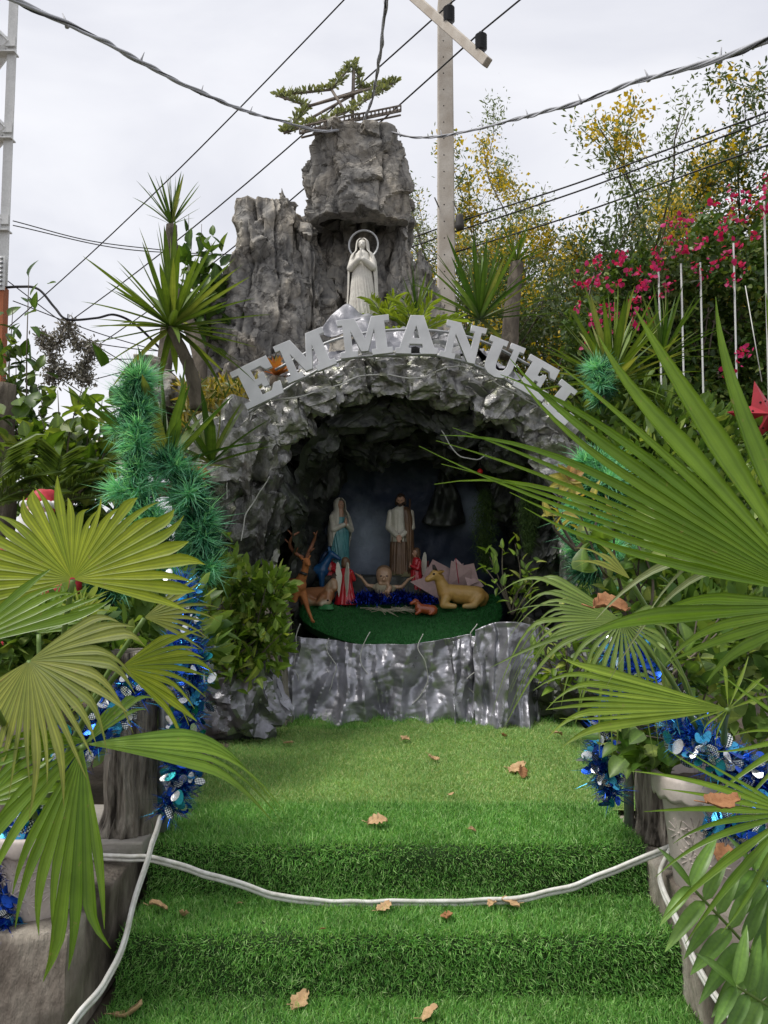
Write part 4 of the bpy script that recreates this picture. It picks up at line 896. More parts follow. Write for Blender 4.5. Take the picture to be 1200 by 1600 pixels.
# --- infant on blue tinsel
ip = at(600, 905, 6.78); S = pxm(82, 6.8)
inf = thing('infant_figurine', 'infant figurine lying back with both arms spread on blue tinsel', 'figurine', (ip.x, 6.78, stagez(0, 6.78) + .06))
blob('figure', scale([((0, .0, .36), .155, (0, -.03, .29), .14), ((0, -.17, .3), .025, (0, -.18, .27), .03), ((-.06, -.1, .2), .05, (.06, -.1, .2), .05), ((0, .0, .2), .07, (0, -.06, .02), .13), ((-.13, 0, .12), .05, (-.32, -.03, .16), .036), ((-.32, -.03, .16), .036, (-.43, -.06, .31), .026), ((-.43, -.06, .31), .03, (-.49, -.06, .35), .022), ((.13, 0, .12), .05, (.34, -.02, .13), .036), ((.34, -.02, .13), .036, (.46, -.05, .27), .026), ((.46, -.05, .27), .03, (.53, -.06, .3), .022)]
    + [((-.48, -.06, .345), .011, (-.53 - .01 * k, -.07 + .02 * (k - 1.5), .37 + .012 * k), .008) for k in range(4)] + [((-.45, -.07, .33), .011, (-.44, -.1, .37), .008)]
    + [((.52, -.06, .3), .011, (.575 + .006 * k, -.07 + .02 * (k - 1.5), .315 + .012 * k), .008) for k in range(4)] + [((.49, -.07, .29), .011, (.49, -.1, .33), .008)]
    + [((.06, -.12, .0), .075, (.1, -.27, .12), .055), ((.1, -.27, .12), .055, (.05, -.33, -.0), .042), ((.05, -.33, 0), .042, (.03, -.4, .06), .026), ((-.06, -.12, -.02), .07, (.02, -.3, .0), .05), ((.02, -.3, 0), .045, (.12, -.36, -.06), .035), ((.1, -.27, .12), .05, (.06, -.3, .19), .034)], S), plain('infant_skin_paint', (.5, .32, .2), .4, coat=.3), inf, .005, 3)
blob('cloth', scale([((-.06, -.02, .1), .13, (.06, -.06, .05), .14), ((-.17, -.02, .12), .06, (-.1, -.02, .1), .08), ((.17, -.02, .11), .06, (.1, -.02, .1), .08), ((0, -.08, .0), .15, (0, -.12, -.03), .14)], S), plain('pale_cloth_paint', (.42, .38, .26), .5), inf, .006, 3)
blob('hair', scale([((0, .045, .39), .155, (0, .055, .31), .142)], S), plain('light_brown_glaze', (.22, .14, .08), .5), inf, .006, 2)
face(inf, (0, -.02 * S, .33 * S), .155 * S, None, S)
# --- animals
def animal(name, label, px, Y, z, S, caps, m, rz=0, vox=.008, sm=4):
    p = at(px, 900, Y); t = thing(name, label, 'figurine', (p.x, Y, z)); t.rotation_euler.z = R(rz)
    blob('body', scale(caps, S), m, t, vox, sm); return t
def quad_std(neck, head, muz, leglen=.46, rr=.11, tail=True, lean=0):
    c = [((-.3, 0, leglen + .12), rr * 1.15, (.28, 0, leglen + .15), rr * 1.2), ((-.05, 0, leglen + .1), rr * 1.05, (.1, 0, leglen + .1), rr * 1.1), ((.26, 0, leglen + .16), rr * 1.05, neck, rr * .62), (neck, rr * .6, head, rr * .58), (head, rr * .62, muz, rr * .36)]
    for s in (-1, 1):
        c += [((-.32, s * .06, leglen + .08), rr * .85, (-.27, s * .075, leglen * .66), rr * .5), ((-.27, s * .075, leglen * .66), rr * .48, (-.38, s * .075, leglen * .36), rr * .32), ((-.38, s * .075, leglen * .36), rr * .3, (-.36, s * .075, .04), rr * .24), ((-.36, s * .075, .03), rr * .26, (-.32, s * .075, .02), rr * .25),
              ((.28, s * .06, leglen + .08), rr * .7, (.3 + lean * s, s * .07, leglen * .5), rr * .38), ((.3 + lean * s, s * .07, leglen * .5), rr * .36, (.31 + lean * s * 2, s * .07, .04), rr * .26), ((.31 + lean * s * 2, s * .07, .03), rr * .28, (.35 + lean * s * 2, s * .07, .02), rr * .26)]
    if tail: c.append(((-.42, 0, leglen + .14), rr * .3, (-.5, 0, leglen + .02), rr * .22))
    return c
DEER = surf('orange_brown_flock', (.3, .1, .03), (.42, .16, .05), 14, .75)
S = .44
dp = at(458, 955, 6.38)
dz = stagez(0, 6.4)
deer = animal('deer_figurine', 'tall orange-brown deer figurine with curled antlers beside the leafy shrub', 452, 6.28, stagez(0, 6.28) + .012, S, quad_std((.42, 0, .92), (.47, 0, 1.1), (.58, -.05, 1.04), .52, .11, True, .12) + [((.42, .06, 1.13), .03, (.38, .17, 1.2), .02), ((.42, -.06, 1.13), .03, (.46, -.17, 1.2), .02)], DEER, -42)
for s in (-1, 1):
    A = [Vector((.42, s * .04, 1.16)), Vector((.34, s * .16, 1.25)), Vector((.32, s * .27, 1.4)), Vector((.4, s * .27, 1.55)), Vector((.46, s * .18, 1.62))]
    b = MB(); b.tube([p * S for p in crom(A, 6)], [.015] * 12 + [.015 - .0007 * k for k in range(13)], 8)
    for base, tip in ((A[1], Vector((.46, s * .2, 1.34))), (A[2], Vector((.28, s * .36, 1.5))), (A[3], Vector((.36, s * .36, 1.66)))): b.tube([base * S, tip * S], [.009, .004], 6)
    b.build('antler', plain('brown_antler', (.2, .08, .04), .6), deer)
b = MB(); hp = [Vector((.44, s_ * .07, 1.12)) * S for s_ in (-1, 1)]
for p in hp: b.capsule(p, .008, p + Vector((.002, 0, 0)), .008, 8)
b.build('eye', plain('black_eye', (.01, .01, .01), .2), deer)
b = MB(); b.tube([Vector((.3, .02 , .86)) * S, Vector((.4, -.085, .9)) * S, Vector((.5, -.02, .86)) * S], .012, 8); b.build('collar', plain('black_strap', (.02, .02, .02), .6), deer)
BLUE = plain('blue_glaze', (.015, .1, .25), .4, coat=.3)
horse = animal('horse_figurine', 'dark blue horse figurine standing behind the deer', 483, 6.95, 1.25, .42, quad_std((.42, 0, .84), (.48, 0, .95), (.66, 0, .84), .44, .12), BLUE, -8)
for s in (-1, 1): b = MB(); b.capsule(Vector((.44, s * .05, 1.0)) * .42, .012, Vector((.43, s * .06, 1.1)) * .42, .004, 8); b.build('ear', BLUE, horse)
b = MB(); b.tube([Vector(p) * .42 for p in ((.4, 0, 1.0), (.32, 0, .92), (.26, 0, .8), (.2, 0, .72))], [.012, .02, .02, .01], 8); b.build('mane', plain('navy_glaze', (.01, .03, .08), .4), horse)
TAN = surf('brown_white_glaze', (.32, .14, .06), (.36, .17, .08), 3, .4, stops=[(.42, (.3, .12, .05)), (.52, (.34, .16, .07)), (.62, (.5, .42, .3))], coat=.3)
don = animal('donkey_figurine', 'brown and white donkey figurine curled up asleep by the red angel', 502, 6.6, stagez(0, 6.6), .36, [((-.3, 0, .24), .2, (.12, 0, .26), .2), ((-.36, -.06, .2), .17, (-.2, -.2, .1), .1), ((-.2, -.2, .1), .09, (.02, -.26, .07), .06), ((.15, 0, .3), .17, (.3, -.02, .56), .1), ((.3, -.02, .56), .1, (.34, -.1, .42), .09), ((.2, -.12, .3), .13, (.22, -.26, .12), .1), ((.22, -.26, .12), .1, (.1, -.34, .07), .075), ((.1, -.2, .2), .12, (-.0, -.3, .07), .06), ((-.45, .02, .2), .06, (-.42, -.15, .06), .04)], TAN, -10)
b = MB(); b.tube([Vector(p) * .36 for p in ((.2, .06, .42), (.27, .07, .58), (.33, .05, .72), (.38, .0, .74))], [.02, .035, .03, .012], 8); b.build('mane', plain('dark_mane', (.07, .04, .03), .7), don)
b = MB(); b.capsule(Vector((.24, -.34, .15)) * .36, .008, Vector((.25, -.34, .15)) * .36, .008, 8); b.build('eye', plain('black_eye', (.01, .01, .01), .2), don)
b = MB(); rock_col(b, [(-.02, .2 * .36, -.3 * .36, .2 * .36, .13 * .36), (.02, .2 * .36, -.3 * .36, .17 * .36, .11 * .36)], 2.1, 3, 30, .1); b.build('grass_base', plain('green_glaze', (.04, .22, .07), .5), don)
OX = surf('ochre_glaze', (.5, .3, .08), (.55, .36, .12), 2, .45, stops=[(.4, (.46, .26, .06)), (.55, (.55, .36, .12)), (.68, (.6, .52, .36))], coat=.25)
ox = animal('ox_figurine', 'ochre and cream ox figurine lying with its head raised before the pink paper', 716, 6.55, stagez(0, 6.55), .46, [((-.24, 0, .3), .15, (.34, 0, .24), .17), ((.0, 0, .25), .17, (.2, 0, .23), .17), ((-.26, 0, .33), .14, (-.36, -.02, .55), .09), ((-.36, -.02, .55), .1, (-.44, -.05, .62), .09), ((-.44, -.05, .6), .085, (-.58, -.09, .53), .055), ((-.24, -.1, .2), .1, (-.3, -.15, .08), .065), ((-.3, -.15, .06), .06, (-.1, -.18, .05), .05), ((.36, -.08, .2), .13, (.26, -.18, .08), .075), ((.26, -.18, .06), .06, (.08, -.2, .05), .05), ((.45, 0, .2), .12, (.42, .05, .12), .12), ((-.26, .1, .16), .1, (-.28, .12, .06), .06)], OX, 4)
for s in (-1, 1):
    b = MB(); b.tube([Vector(p) * .46 for p in ((-.42, s * .05, .69), (-.44, s * .1, .74), (-.46, s * .09, .8))], [.016, .012, .004], 8); b.build('horn', plain('dark_horn', (.05, .04, .035), .4), ox)
    b = MB(); b.capsule(Vector((-.36, s * .09, .65)) * .46, .018, Vector((-.3, s * .17, .68)) * .46, .009, 8); b.build('ear', OX, ox)
b = MB(); b.capsule(Vector((-.47, -.13, .63)) * .46, .009, Vector((-.465, -.13, .63)) * .46, .009, 8); b.build('eye', plain('black_eye', (.01, .01, .01), .2), ox)
RUST = surf('rust_red_glaze', (.3, .06, .02), (.42, .1, .03), 8, .3, coat=.5)
sh = animal('sheep_figurine', 'small rust-red sheep figurine lying in front of the ox', 663, 6.42, stagez(0, 6.42), .22, [((-.2, 0, .26), .17, (.3, 0, .18), .2), ((-.22, 0, .36), .12, (-.34, -.02, .52), .1), ((-.34, -.02, .5), .1, (-.5, -.06, .44), .06), ((-.2, -.12, .14), .09, (-.32, -.16, .06), .06), ((.3, -.12, .12), .12, (.2, -.2, .06), .06)], RUST, 0, .005)
for s in (-1, 1): b = MB(); b.capsule(Vector((-.3, s * .08, .55)) * .22, .012, Vector((-.24, s * .13, .53)) * .22, .006, 8); b.build('ear', RUST, sh)
MAROON = plain('maroon_glaze', (.2, .035, .03), .4, coat=.3)
cm = animal('camel_figurine', 'maroon camel figurine half hidden behind the ox and pink paper', 690, 7.0, 1.27, .34, quad_std((.36, 0, .62), (.42, 0, .78), (.58, 0, .72), .34, .13) + [((-.02, 0, .55), .1, (-.02, 0, .68), .06)], MAROON, 160)
for s in (-1, 1): b = MB(); b.capsule(Vector((.4, s * .05, .86)) * .34, .01, Vector((.38, s * .07, .92)) * .34, .004, 8); b.build('ear', MAROON, cm)
# --- pink paper wrapping
PINK = surf('pale_pink_paper', (.5, .34, .33), (.6, .44, .42), 6, .7)
pk = thing('paper_crib', 'pale pink folded paper crib standing behind the ox', 'paper', tuple(at(690, 915, 6.82)))
P0 = at(690, 915, 6.82)
for q in ([(640, 905), (665, 898), (700, 925), (690, 935)], [(660, 900), (676, 870), (705, 885), (700, 925)], [(655, 908), (668, 882), (690, 888), (690, 925)], [(700, 912), (705, 872), (735, 885), (738, 915)], [(705, 880), (712, 868), (722, 878), (735, 905)], [(716, 884), (724, 876), (728, 905), (716, 912)], [(722, 880), (740, 876), (748, 905), (730, 912)], [(728, 908), (745, 898), (756, 912), (735, 922)]):
    Yk = 6.8 + rnd.uniform(-.06, .08); b = MB(); b.add([at(x, y + 4, Yk + rnd.uniform(-.05, .05)) - P0 for x, y in q], [(0, 1, 2, 3)]); o = b.build('paper_fold', PINK, pk, smooth=False); mod(o, 'SOLIDIFY', thickness=.006)
wire('ribbon', [at(712, 872, 6.7) - P0, at(714, 890, 6.7) - P0, at(717, 912, 6.7) - P0], .004, plain('red_ribbon', (.4, .02, .05), .4), None, parent=pk)
# blue tinsel nest and straw
TINB = plain('blue_foil', (.01, .03, .3), .22, .9)
n = 5200; rg = np.random.default_rng(77); a = rg.uniform(0, 2 * np.pi, n); r_ = np.sqrt(rg.uniform(0, 1, n))
P = np.stack([ip.x + .02 + np.cos(a) * r_ * .5, 6.72 + np.sin(a) * r_ * .25, 1.225 + .1 * (1 - r_ ** 2) * rg.uniform(.3, 1, n)], 1)
o = blades('tinsel_nest', P, np.tile([[0, -.2, .6]], (n, 1)), .045, .006, TINB, 5, 1.0); tag(o, 'nest of dark blue tinsel the infant lies on', 'tinsel')
b = MB()
for k in range(40):
    p = Vector((ip.x + .12 + rnd.gauss(0, .1), 6.45 + rnd.gauss(0, .04), stagez(0, 6.45) + .012 + rnd.uniform(0, .03))); d = Vector((rnd.uniform(.3, 1), rnd.gauss(0, .3), rnd.gauss(-.1, .15))) * .09; b.tube([p - d, p + Vector((0, 0, .012)), p + d], .0028, 4)
tag(b.build('straw', plain('dry_straw', (.5, .45, .34), .8)), 'handful of pale dry straw in front of the infant', 'straw', kind='stuff')
# --- two orange deer on the left shoulder and the bearded figurine behind the fan leaf
for k, (px, py, Y, s_, rz, lab) in enumerate([(322, 722, 5.9, .26, 120, 'small orange deer figurine with wire antlers upright beside the foil rim'), (300, 765, 5.7, .26, 200, 'small orange deer figurine lower down behind the tinsel pine')]):
    p = at(px, py, Y); t = thing('deer_figurine', lab, 'figurine', tuple(p)); t.rotation_euler.z = R(rz)
    blob('body', scale(quad_std((.4, 0, .82), (.46, 0, .98), (.64, 0, .9), .4, .12, True, .05), s_), plain('orange_flock', (.5, .17, .04), .7), t, .006, 3)
    b = MB()
    for s in (-1, 1):
        for tip in ((.3, s * .2, 1.4), (.5, s * .26, 1.36), (.24, s * .1, 1.3)): b.tube([Vector((.42, s * .04, 1.05)) * s_, Vector((.38, s * .12, 1.2)) * s_, Vector(tip) * s_], .005, 5)
    b.build('antler', plain('brown_antler', (.2, .08, .04), .6), t)
    b = MB(); b.box((0, 0, -.25), (.22, .2, .5)); b.build('support', DARKFOIL, t)
p = at(58, 905, 3.9); t = thing('bearded_figurine', 'white-bearded figurine in a red coat with white collar behind the fan leaf', 'figurine', (p.x, 3.9, .9))
RC = plain('red_coat_paint', (.42, .02, .03), .5); WC = plain('white_trim_paint', (.7, .69, .66), .6)
S = 1.0
b = MB(); b.tube([(0, 0, -.6), (0, 0, -.04), (0, 0, .004)], [.2, .2, .18], 24); b.build('stand', DIRTYCON, t)
loft('coat', [(0, 0, 0, .17, .15, .03, 0), (.5, 0, 0, .16, .14, .03, 0), (.68, 0, 0, .16, .12, .02, 0), (.78, 0, 0, .12, .09, 0, 0), (.82, 0, 0, .06, .06, 0, 0)], RC, t, (6, 1, 0), 60, 40, S)
blob('figure', headcaps((0, -.01, .93), .075), SKIN, t, .008, 2); blob('sleeve', [((s * .14, 0, .74), .055, (s * .2, -.06, .56), .05) for s in (-1, 1)] + [((s * .2, -.06, .56), .05, (s * .1, -.16, .52), .04) for s in (-1, 1)] + [((s * .1, -.16, .52), .035, (s * .07, -.2, .52), .03) for s in (-1, 1)], RC, t, .01, 3)
blob('beard', [((0, -.06, .89), .055, (0, -.1, .78), .035), ((-.05, -.04, .91), .03, (-.03, -.08, .84), .035), ((.05, -.04, .91), .03, (.03, -.08, .84), .035), ((-.03, -.085, .915), .014, (.03, -.085, .915), .014)], WC, t, .007, 2)
blob('collar', [((-.1, -.02, .79), .05, (.1, -.02, .79), .05), ((-.12, -.03, .77), .045, (0, -.1, .72), .04), ((.12, -.03, .77), .045, (0, -.1, .72), .04)], WC, t, .01, 3)
blob('cap', [((0, .01, .97), .078, (0, .03, 1.0), .06), ((0, .03, 1.0), .05, (.03, .05, 1.02), .04)], RC, t, .008, 2); blob('cap_trim', [((-.06, -.04, .975), .022, (.06, -.04, .975), .022), ((-.07, 0, .975), .022, (-.07, .06, .975), .022), ((.07, 0, .975), .022, (.07, .06, .975), .022)], WC, t, .007, 2)
face(t, (0, -.01, .93), .075, None, 1)
# ================================================================== plants
def atz(px, py, z):
    cx, cy = (px - 600) / FPX, (800 - py) / FPX
    dz = math.sin(PITCH) + cy * math.cos(PITCH); t = (z - CAMH) / dz
    return Vector((cx * t, t * (math.cos(PITCH) - cy * math.sin(PITCH)), z))
FANY = leafmat('fan_leaf_yellow_green', (.3, .4, .035), (.44, .52, .05), .5, .45, island=True, vein=7, uvtip=((.34, .22, .08), 1.02))
FANG = leafmat('fan_leaf_green', (.15, .29, .03), (.24, .4, .05), .5, .3, island=True, vein=9, spec=.5, uvtip=((.34, .24, .1), 1.05))
FANO = leafmat('fan_leaf_old', (.25, .3, .07), (.33, .36, .09), .45, .5, island=True, vein=7, uvtip=((.27, .19, .06), 1.08))
PETI = plain('petiole_green', (.12, .2, .04), .5)
def fan(parent, hub, segs, m, ta=0., tb=0., split=.6, droop=.12, tipdroop=.12, pleat=.45, seed=0, base=None, maxh=6.5, cup=0., taper=.75, org=None, curl=0.):
    """pleated palm leaf; segs = [(angle, length in m)], in the leaf's own plane"""
    org = hub if org is None else org; rr = random.Random(seed); rg_ = lambda a: rr.uniform(-a, a)
    A = Vector((1, ta, 0)); B = Vector((0, tb, 1)); Nn = A.cross(B).normalized(); b = MB(); b.uv = []
    segs = sorted(segs); ns = len(segs); K = 16
    for i, (ang, L) in enumerate(segs):
        hl = min(maxh, (ang - segs[i - 1][0]) / 2) if i else min(maxh, 3.5)
        hr = min(maxh, (segs[i + 1][0] - ang) / 2) if i < ns - 1 else min(maxh, 3.5)
        sp = split * (1 + rg_(.2)); td = tipdroop * (1 + rg_(.9)); side = rg_(.11); L *= 1 + rg_(.05); tw = rg_(.25); rows = []; base_i = len(b.v); cc = rg_(curl)
        for k in range(K + 1):
            t = .02 + .98 * k / K; r = t * L; q = max(0, (t - sp) / (1 - sp))
            shrink = 1 if t < sp else max(.02, (1 - q) ** taper)
            wl = R(hl) * min(r, sp * L) * shrink; wr = R(hr) * min(r, sp * L) * shrink
            if k == K: wl = wr = .0006
            an = R(ang) + side * q * q + cc * t * t
            e = A * math.cos(an) + B * math.sin(an); f = A * -math.sin(an) + B * math.cos(an)
            c = hub + e * r + Vector((0, 0, -1)) * (droop * L * t * t + td * L * q * q) + Nn * (cup * r * r / L)
            pz = pleat * (wl + wr) * .5
            for s, wd in ((-1, wl), (0, 0), (1, wr)):
                p = c + f * s * wd + Nn * (pz * (.5 if s else -.5) + tw * s * wd * q)
                b.v.append(tuple(p - org)); b.uv.append((.5 + s * .5, t))
        for k in range(K):
            for s in range(2):
                a0 = base_i + k * 3 + s; b.f.append((a0, a0 + 1, a0 + 4, a0 + 3)); b.m.append(0)
    o = b.build('fan_leaf', m, parent)
    if base is not None:
        Pm = (hub + base) / 2 + Vector((0, 0, .08)); pb = MB(); pb.tube([p - org for p in crom([base, Pm, hub + Vector((0, .004, -.004))], 8)], [.011] * 8 + [.009] * 9, 8); pb.build('petiole', PETI, o)
    return o
def spread(a0, a1, n, L, var=.08, seed=0, prof=None):
    r = random.Random(seed); return [(lerp(a0, a1, k / (n - 1)) + r.uniform(-.6, .6), L * (1 + r.uniform(-var, var)) * (prof(k / (n - 1)) if prof else 1)) for k in range(n)]
def palm(name, label, base): return thing(name, label, 'palm', tuple(base))
# ---- left palms in the pot on the ledge
bl = Vector((-1.22, 2.8, .64)); lp_ = palm('fan_palm', 'potted fan palm with yellow-green pleated leaves over the concrete ledge', bl)
def fl(hub, segs, m, **kw):
    o = fan(lp_, hub, segs, m, org=bl, base=bl, **kw); return o
h = at(113, 905, 2.45)
fl(h, spread(-12, 200, 28, .39, .08, 3, lambda t: 1.0 - .34 * math.exp(-((t - .47) / .16) ** 2) + .12 * math.exp(-((t - .57) / .025) ** 2)), FANY, ta=.05, tb=.25, split=.72, droop=.02, tipdroop=.04, seed=4)
h = at(45, 1033, 2.25)
fl(h, spread(-150, 40, 24, .31, .1, 6, lambda t: .72 + .38 * t), FANO, ta=-.25, tb=.5, split=.66, droop=.16, tipdroop=.14, seed=5)
h = at(188, 1043, 2.5)
fl(h, spread(-35, 40, 11, .27, .1, 8), FANY, ta=.1, tb=.3, split=.6, droop=.1, seed=8)
h = at(-70, 1015, 1.7)
fl(h, [(18, .33), (24, .31), (30, .29), (36.5, .27), (43, .25), (50, .25)], FANG, ta=.25, tb=.3, split=.66, droop=.05, tipdroop=.02, seed=11, maxh=4)
h = at(133, 1163, 2.15)
fl(h, [(a, .53) for a in (-7, -4, -1.5, 1, 3.5)] + [(7, .45), (40, .17), (47, .24), (54, .2), (61, .16), (68, .15)], FANG, ta=.15, tb=.6, split=.62, droop=.10, tipdroop=.2, seed=12, maxh=3.5)
fl(h + Vector((0, -.02, 0)), [(-116, .34), (-110, .44), (-103, .42), (-97, .42), (-92, .49), (-86.5, .5), (-81.5, .45), (-76, .43)], FANG, ta=.1, tb=.2, split=.72, droop=.05, tipdroop=.04, seed=13, maxh=4.2, pleat=.7)
fl(h + Vector((0, .02, .005)), [(-150, .3), (-140, .36), (-131, .4), (165, .24), (174, .3), (183, .3), (192, .26)], FANG, ta=.1, tb=.3, split=.6, droop=.2, tipdroop=.2, seed=14, maxh=4.5)
h = at(-40, 1262, 2.3); fl(h, spread(10, 60, 6, .3, .1, 9), FANG, ta=.1, tb=.4, split=.5, droop=.2, seed=15)
h = at(60, 990, 2.9); fl(h, spread(10, 120, 9, .25, .15, 19), FANG, ta=.1, tb=.4, split=.4, droop=.12, seed=25)
h = at(125, 962, 3.0); fl(h, spread(20, 170, 13, .13, .15, 29), FANY, ta=.1, tb=.4, split=.4, droop=.12, seed=26)
h = at(225, 965, 2.8); fl(h, spread(-20, 45, 9, .24, .15, 39), FANO, ta=.1, tb=.4, split=.5, droop=.1, seed=27)
# ---- right palms
br = Vector((1.75, 2.05, .75)); rp = palm('fan_palm', 'large fan palm with long dark green leaves at the stair side', br)
def fr(hub, segs, m, parent=None, org=None, **kw): return fan(parent or rp, hub, segs, m, org=org or br, base=org or br, **kw)
u = pxm(1, 1.36)
fr(at(1275, 930, 1.36), [(94, 500 * u), (106, 510 * u), (117, 522 * u), (128, 549 * u), (132.5, 556 * u), (137, 575 * u), (141.3, 595 * u), (145, 600 * u), (148.3, 610 * u), (151.3, 620 * u), (153.8, 630 * u), (155.8, 636 * u), (157.6, 642 * u), (159.6, 648 * u), (162, 500 * u), (166.5, 452 * u)], FANG, ta=-.12, tb=.15, split=.47, droop=.0, tipdroop=.01, pleat=.9, seed=31, maxh=4.6, taper=.85)
fr(at(1300, 945, 1.5), [(177, .36), (184, .48), (190, .34), (196, .33), (203, .3)], FANG, ta=-.05, tb=.4, split=.55, droop=.0, tipdroop=.06, seed=33, maxh=3.6)
fr(at(1310, 870, 1.7), [(172, .42), (177, .55), (182, .5)], leafmat('fan_leaf_pale_back', (.3, .36, .22), (.36, .42, .28), .3, .5, vein=8), ta=-.05, tb=.2, split=.5, droop=.1, tipdroop=.3, seed=34, maxh=2.6)
b2 = Vector((1.28, 2.98, .74)); rp2 = palm('fan_palm', 'fan palm with drooping split leaves in the flower-stamped pot', b2)
fr(at(972, 970, 2.55), spread(142, 196, 15, .4, .1, 5) + spread(205, 335, 13, .22, .12, 6) + [(345, .18), (0, .2), (15, .2), (30, .18)], leafmat('fan_leaf_olive', (.16, .25, .06), (.22, .32, .08), .4, .45, island=True, vein=8, uvtip=((.4, .3, .1), 1.0)), rp2, b2, ta=-.15, tb=.5, split=.5, droop=.12, tipdroop=.45, seed=41, maxh=4)
fr(at(985, 905, 2.7), spread(120, 150, 5, .24, .12, 7), FANO, rp2, b2, ta=0, tb=.4, split=.4, droop=.1, tipdroop=.2, seed=46)
fr(at(1138, 1108, 2.3), spread(164, 187, 9, .52, .06, 9) + [(195, .12), (210, .1), (235, .1), (20, .14), (40, .16), (60, .18), (85, .14)], leafmat('fan_leaf_lime', (.2, .32, .04), (.28, .4, .06), .45, .4, island=True, vein=8, uvtip=((.4, .3, .1), 1.12)), rp2, b2, ta=-.1, tb=.35, split=.62, droop=.02, tipdroop=.1, seed=42, maxh=3.5)
u = pxm(1, 2.0)
b3 = Vector((1.5, 2.2, .55)); rp3 = palm('fan_palm', 'low palm with arching blades hanging in front of the flower-stamped pot', b3)
fr(at(1238, 1272, 2.0), [(147, 178 * u), (154, 200 * u), (161, 250 * u), (168, 190 * u), (177, 226 * u), (186, 180 * u), (195, 226 * u), (212, 236 * u), (222, 246 * u), (234, 190 * u), (246, 210 * u)], FANG, rp3, b3, ta=-.15, tb=.3, split=.35, droop=.05, tipdroop=.06, seed=43, maxh=4.2, taper=.8)
fr(at(1260, 1150, 2.2), [(170, .2), (190, .25), (205, .3), (220, .3), (120, .25), (140, .28)], FANG, rp3, b3, ta=-.15, tb=.3, split=.4, droop=.1, tipdroop=.1, seed=44, maxh=4)
# ---- strap-leaved rosettes
def strap(name, m, bend, w_=.07, fold=.35, n=9):
    b = MB(); b.uv = []
    for j in range(n + 1):
        t = j / n; wd = w_ * .5 * (.55 + .45 * min(1, t * 4)) * (1 - t ** 3) ** .8 if j < n else .0008
        ang = bend * t * t * 1.4; 
        x = t - .35 * bend * bend * t ** 3; z = -bend * .62 * t * t
        for s in (-1, 0, 1): b.v.append((x, s * wd, z + abs(s) * wd * fold)); b.uv.append((.5 + .5 * s, t))
    for j in range(n):
        for s in range(2): a = j * 3 + s; b.f.append((a, a + 1, a + 4, a + 3)); b.m.append(0)
    o = b.build(name, m); me = o.data; bpy.data.objects.remove(o); return me
YUC = leafmat('yucca_leaf', (.09, .16, .03), (.17, .26, .05), .3, .45, vein=4, c3=(.32, .36, .12))
YUCD = leafmat('dracaena_leaf', (.05, .12, .02), (.13, .22, .05), .3, .4, vein=4, c3=(.22, .26, .1))
def straps(m, w_): return [strap('leaf', m, bd, w_) for bd in (.03, .15, .3, .5, .75)]
SY = straps(YUC, .075); SYW = straps(YUCD, .12); SYN = straps(YUCD, .06)
def rosette(parent, c, org, rad, n, meshes, seed, e0=88, e1=-25, wl=(1, 1), droopy=.5, az=None):
    r = random.Random(seed)
    for k in range(n):
        a = k * 2.399 + r.uniform(-.25, .25); t = (k + .5) / n
        if az: a = R(r.uniform(*az))
        el = R(lerp(e0, e1, t ** 1.1) + r.uniform(-9, 9)); d = Vector((math.cos(a) * math.cos(el), math.sin(a) * math.cos(el), math.sin(el)))
        me = meshes[min(4, max(0, int(abs(r.gauss(droopy * 4 * t, .8)))))]; L = rad * r.uniform(.75, 1.1)
        inst(me, 'leaf', xf(c - org + d * .01, rot_to(d, Vector((0, 0, 1)) if abs(d.z) < .97 else Vector((1, 0, 0))), (L, L * r.uniform(.85, 1.15), L)), parent)
def yucca(name, label, head, rad, n, meshes, seed, trunk=None, tr=.04, group=None, **kw):
    org = Vector(trunk[0]) if trunk else Vector(head)
    t = thing(name, label, 'plant', tuple(org), group)
    if trunk:
        b = MB(); P = crom(list(trunk) + [head], 8); b2_ = [p - org for p in P]
        rows = []
        for i, p in enumerate(b2_):
            rr_ = tr * (1.15 - .35 * i / len(b2_)) * (1 + .06 * math.sin(i * 2.6)); rows.append([p + Vector((math.cos(a), math.sin(a), 0)) * (rr_ + .006 * noise.noise(Vector((math.cos(a) * 3, math.sin(a) * 3, i * .7)))) for a in [2 * math.pi * q / 14 for q in range(14)]])
        b.grid(rows, True, 0, True); b.build('trunk', DARKBARK, t)
    rosette(t, Vector(head), org, rad, n, meshes, seed, **kw); return t
yucca('dragon_tree', 'slim dragon tree whose tuft rises clear of the rock into the sky', at(268, 352, 7.6), pxm(78, 7.6), 34, SYN, 2, (at(250, 640, 7.5), at(262, 520, 7.6), at(268, 420, 7.6)), .07, e0=88, e1=35, droopy=.3)
yucca('dragon_tree', 'broad spiky dragon tree head on a leaning trunk above the tinsel pine', at(268, 512, 5.4), pxm(150, 5.4), 70, SY, 4, (at(310, 640, 5.6), at(298, 580, 5.5)), .05, e0=85, e1=-30, droopy=.35)
b = MB(); P = crom([at(310, 640, 7.4), at(312, 560, 7.5), at(296, 510, 7.6), at(270, 455, 7.6)], 8); b.tube(P, .07, 14); o = b.build('leaning_trunk', DARKBARK); tag(o, 'dark leaning trunk between the dragon tree and the rock', 'tree')
yucca('broadleaf_dracaena', 'wide-bladed dracaena behind the tinsel pine', at(255, 740, 4.9), pxm(185, 4.9), 26, SYW, 6, None, e0=85, e1=15, droopy=.45)
yucca('broadleaf_dracaena', 'wide-bladed dracaena beside the orange deer and the letter E', at(330, 725, 5.5), pxm(120, 5.5), 16, SYW, 9, None, e0=80, e1=10, droopy=.4)
yucca('yucca', 'spiky yucca on the foil roof in front of the utility pole', at(750, 500, 7.4), pxm(135, 7.4), 60, SYN, 12, None, e0=88, e1=0, droopy=.25)
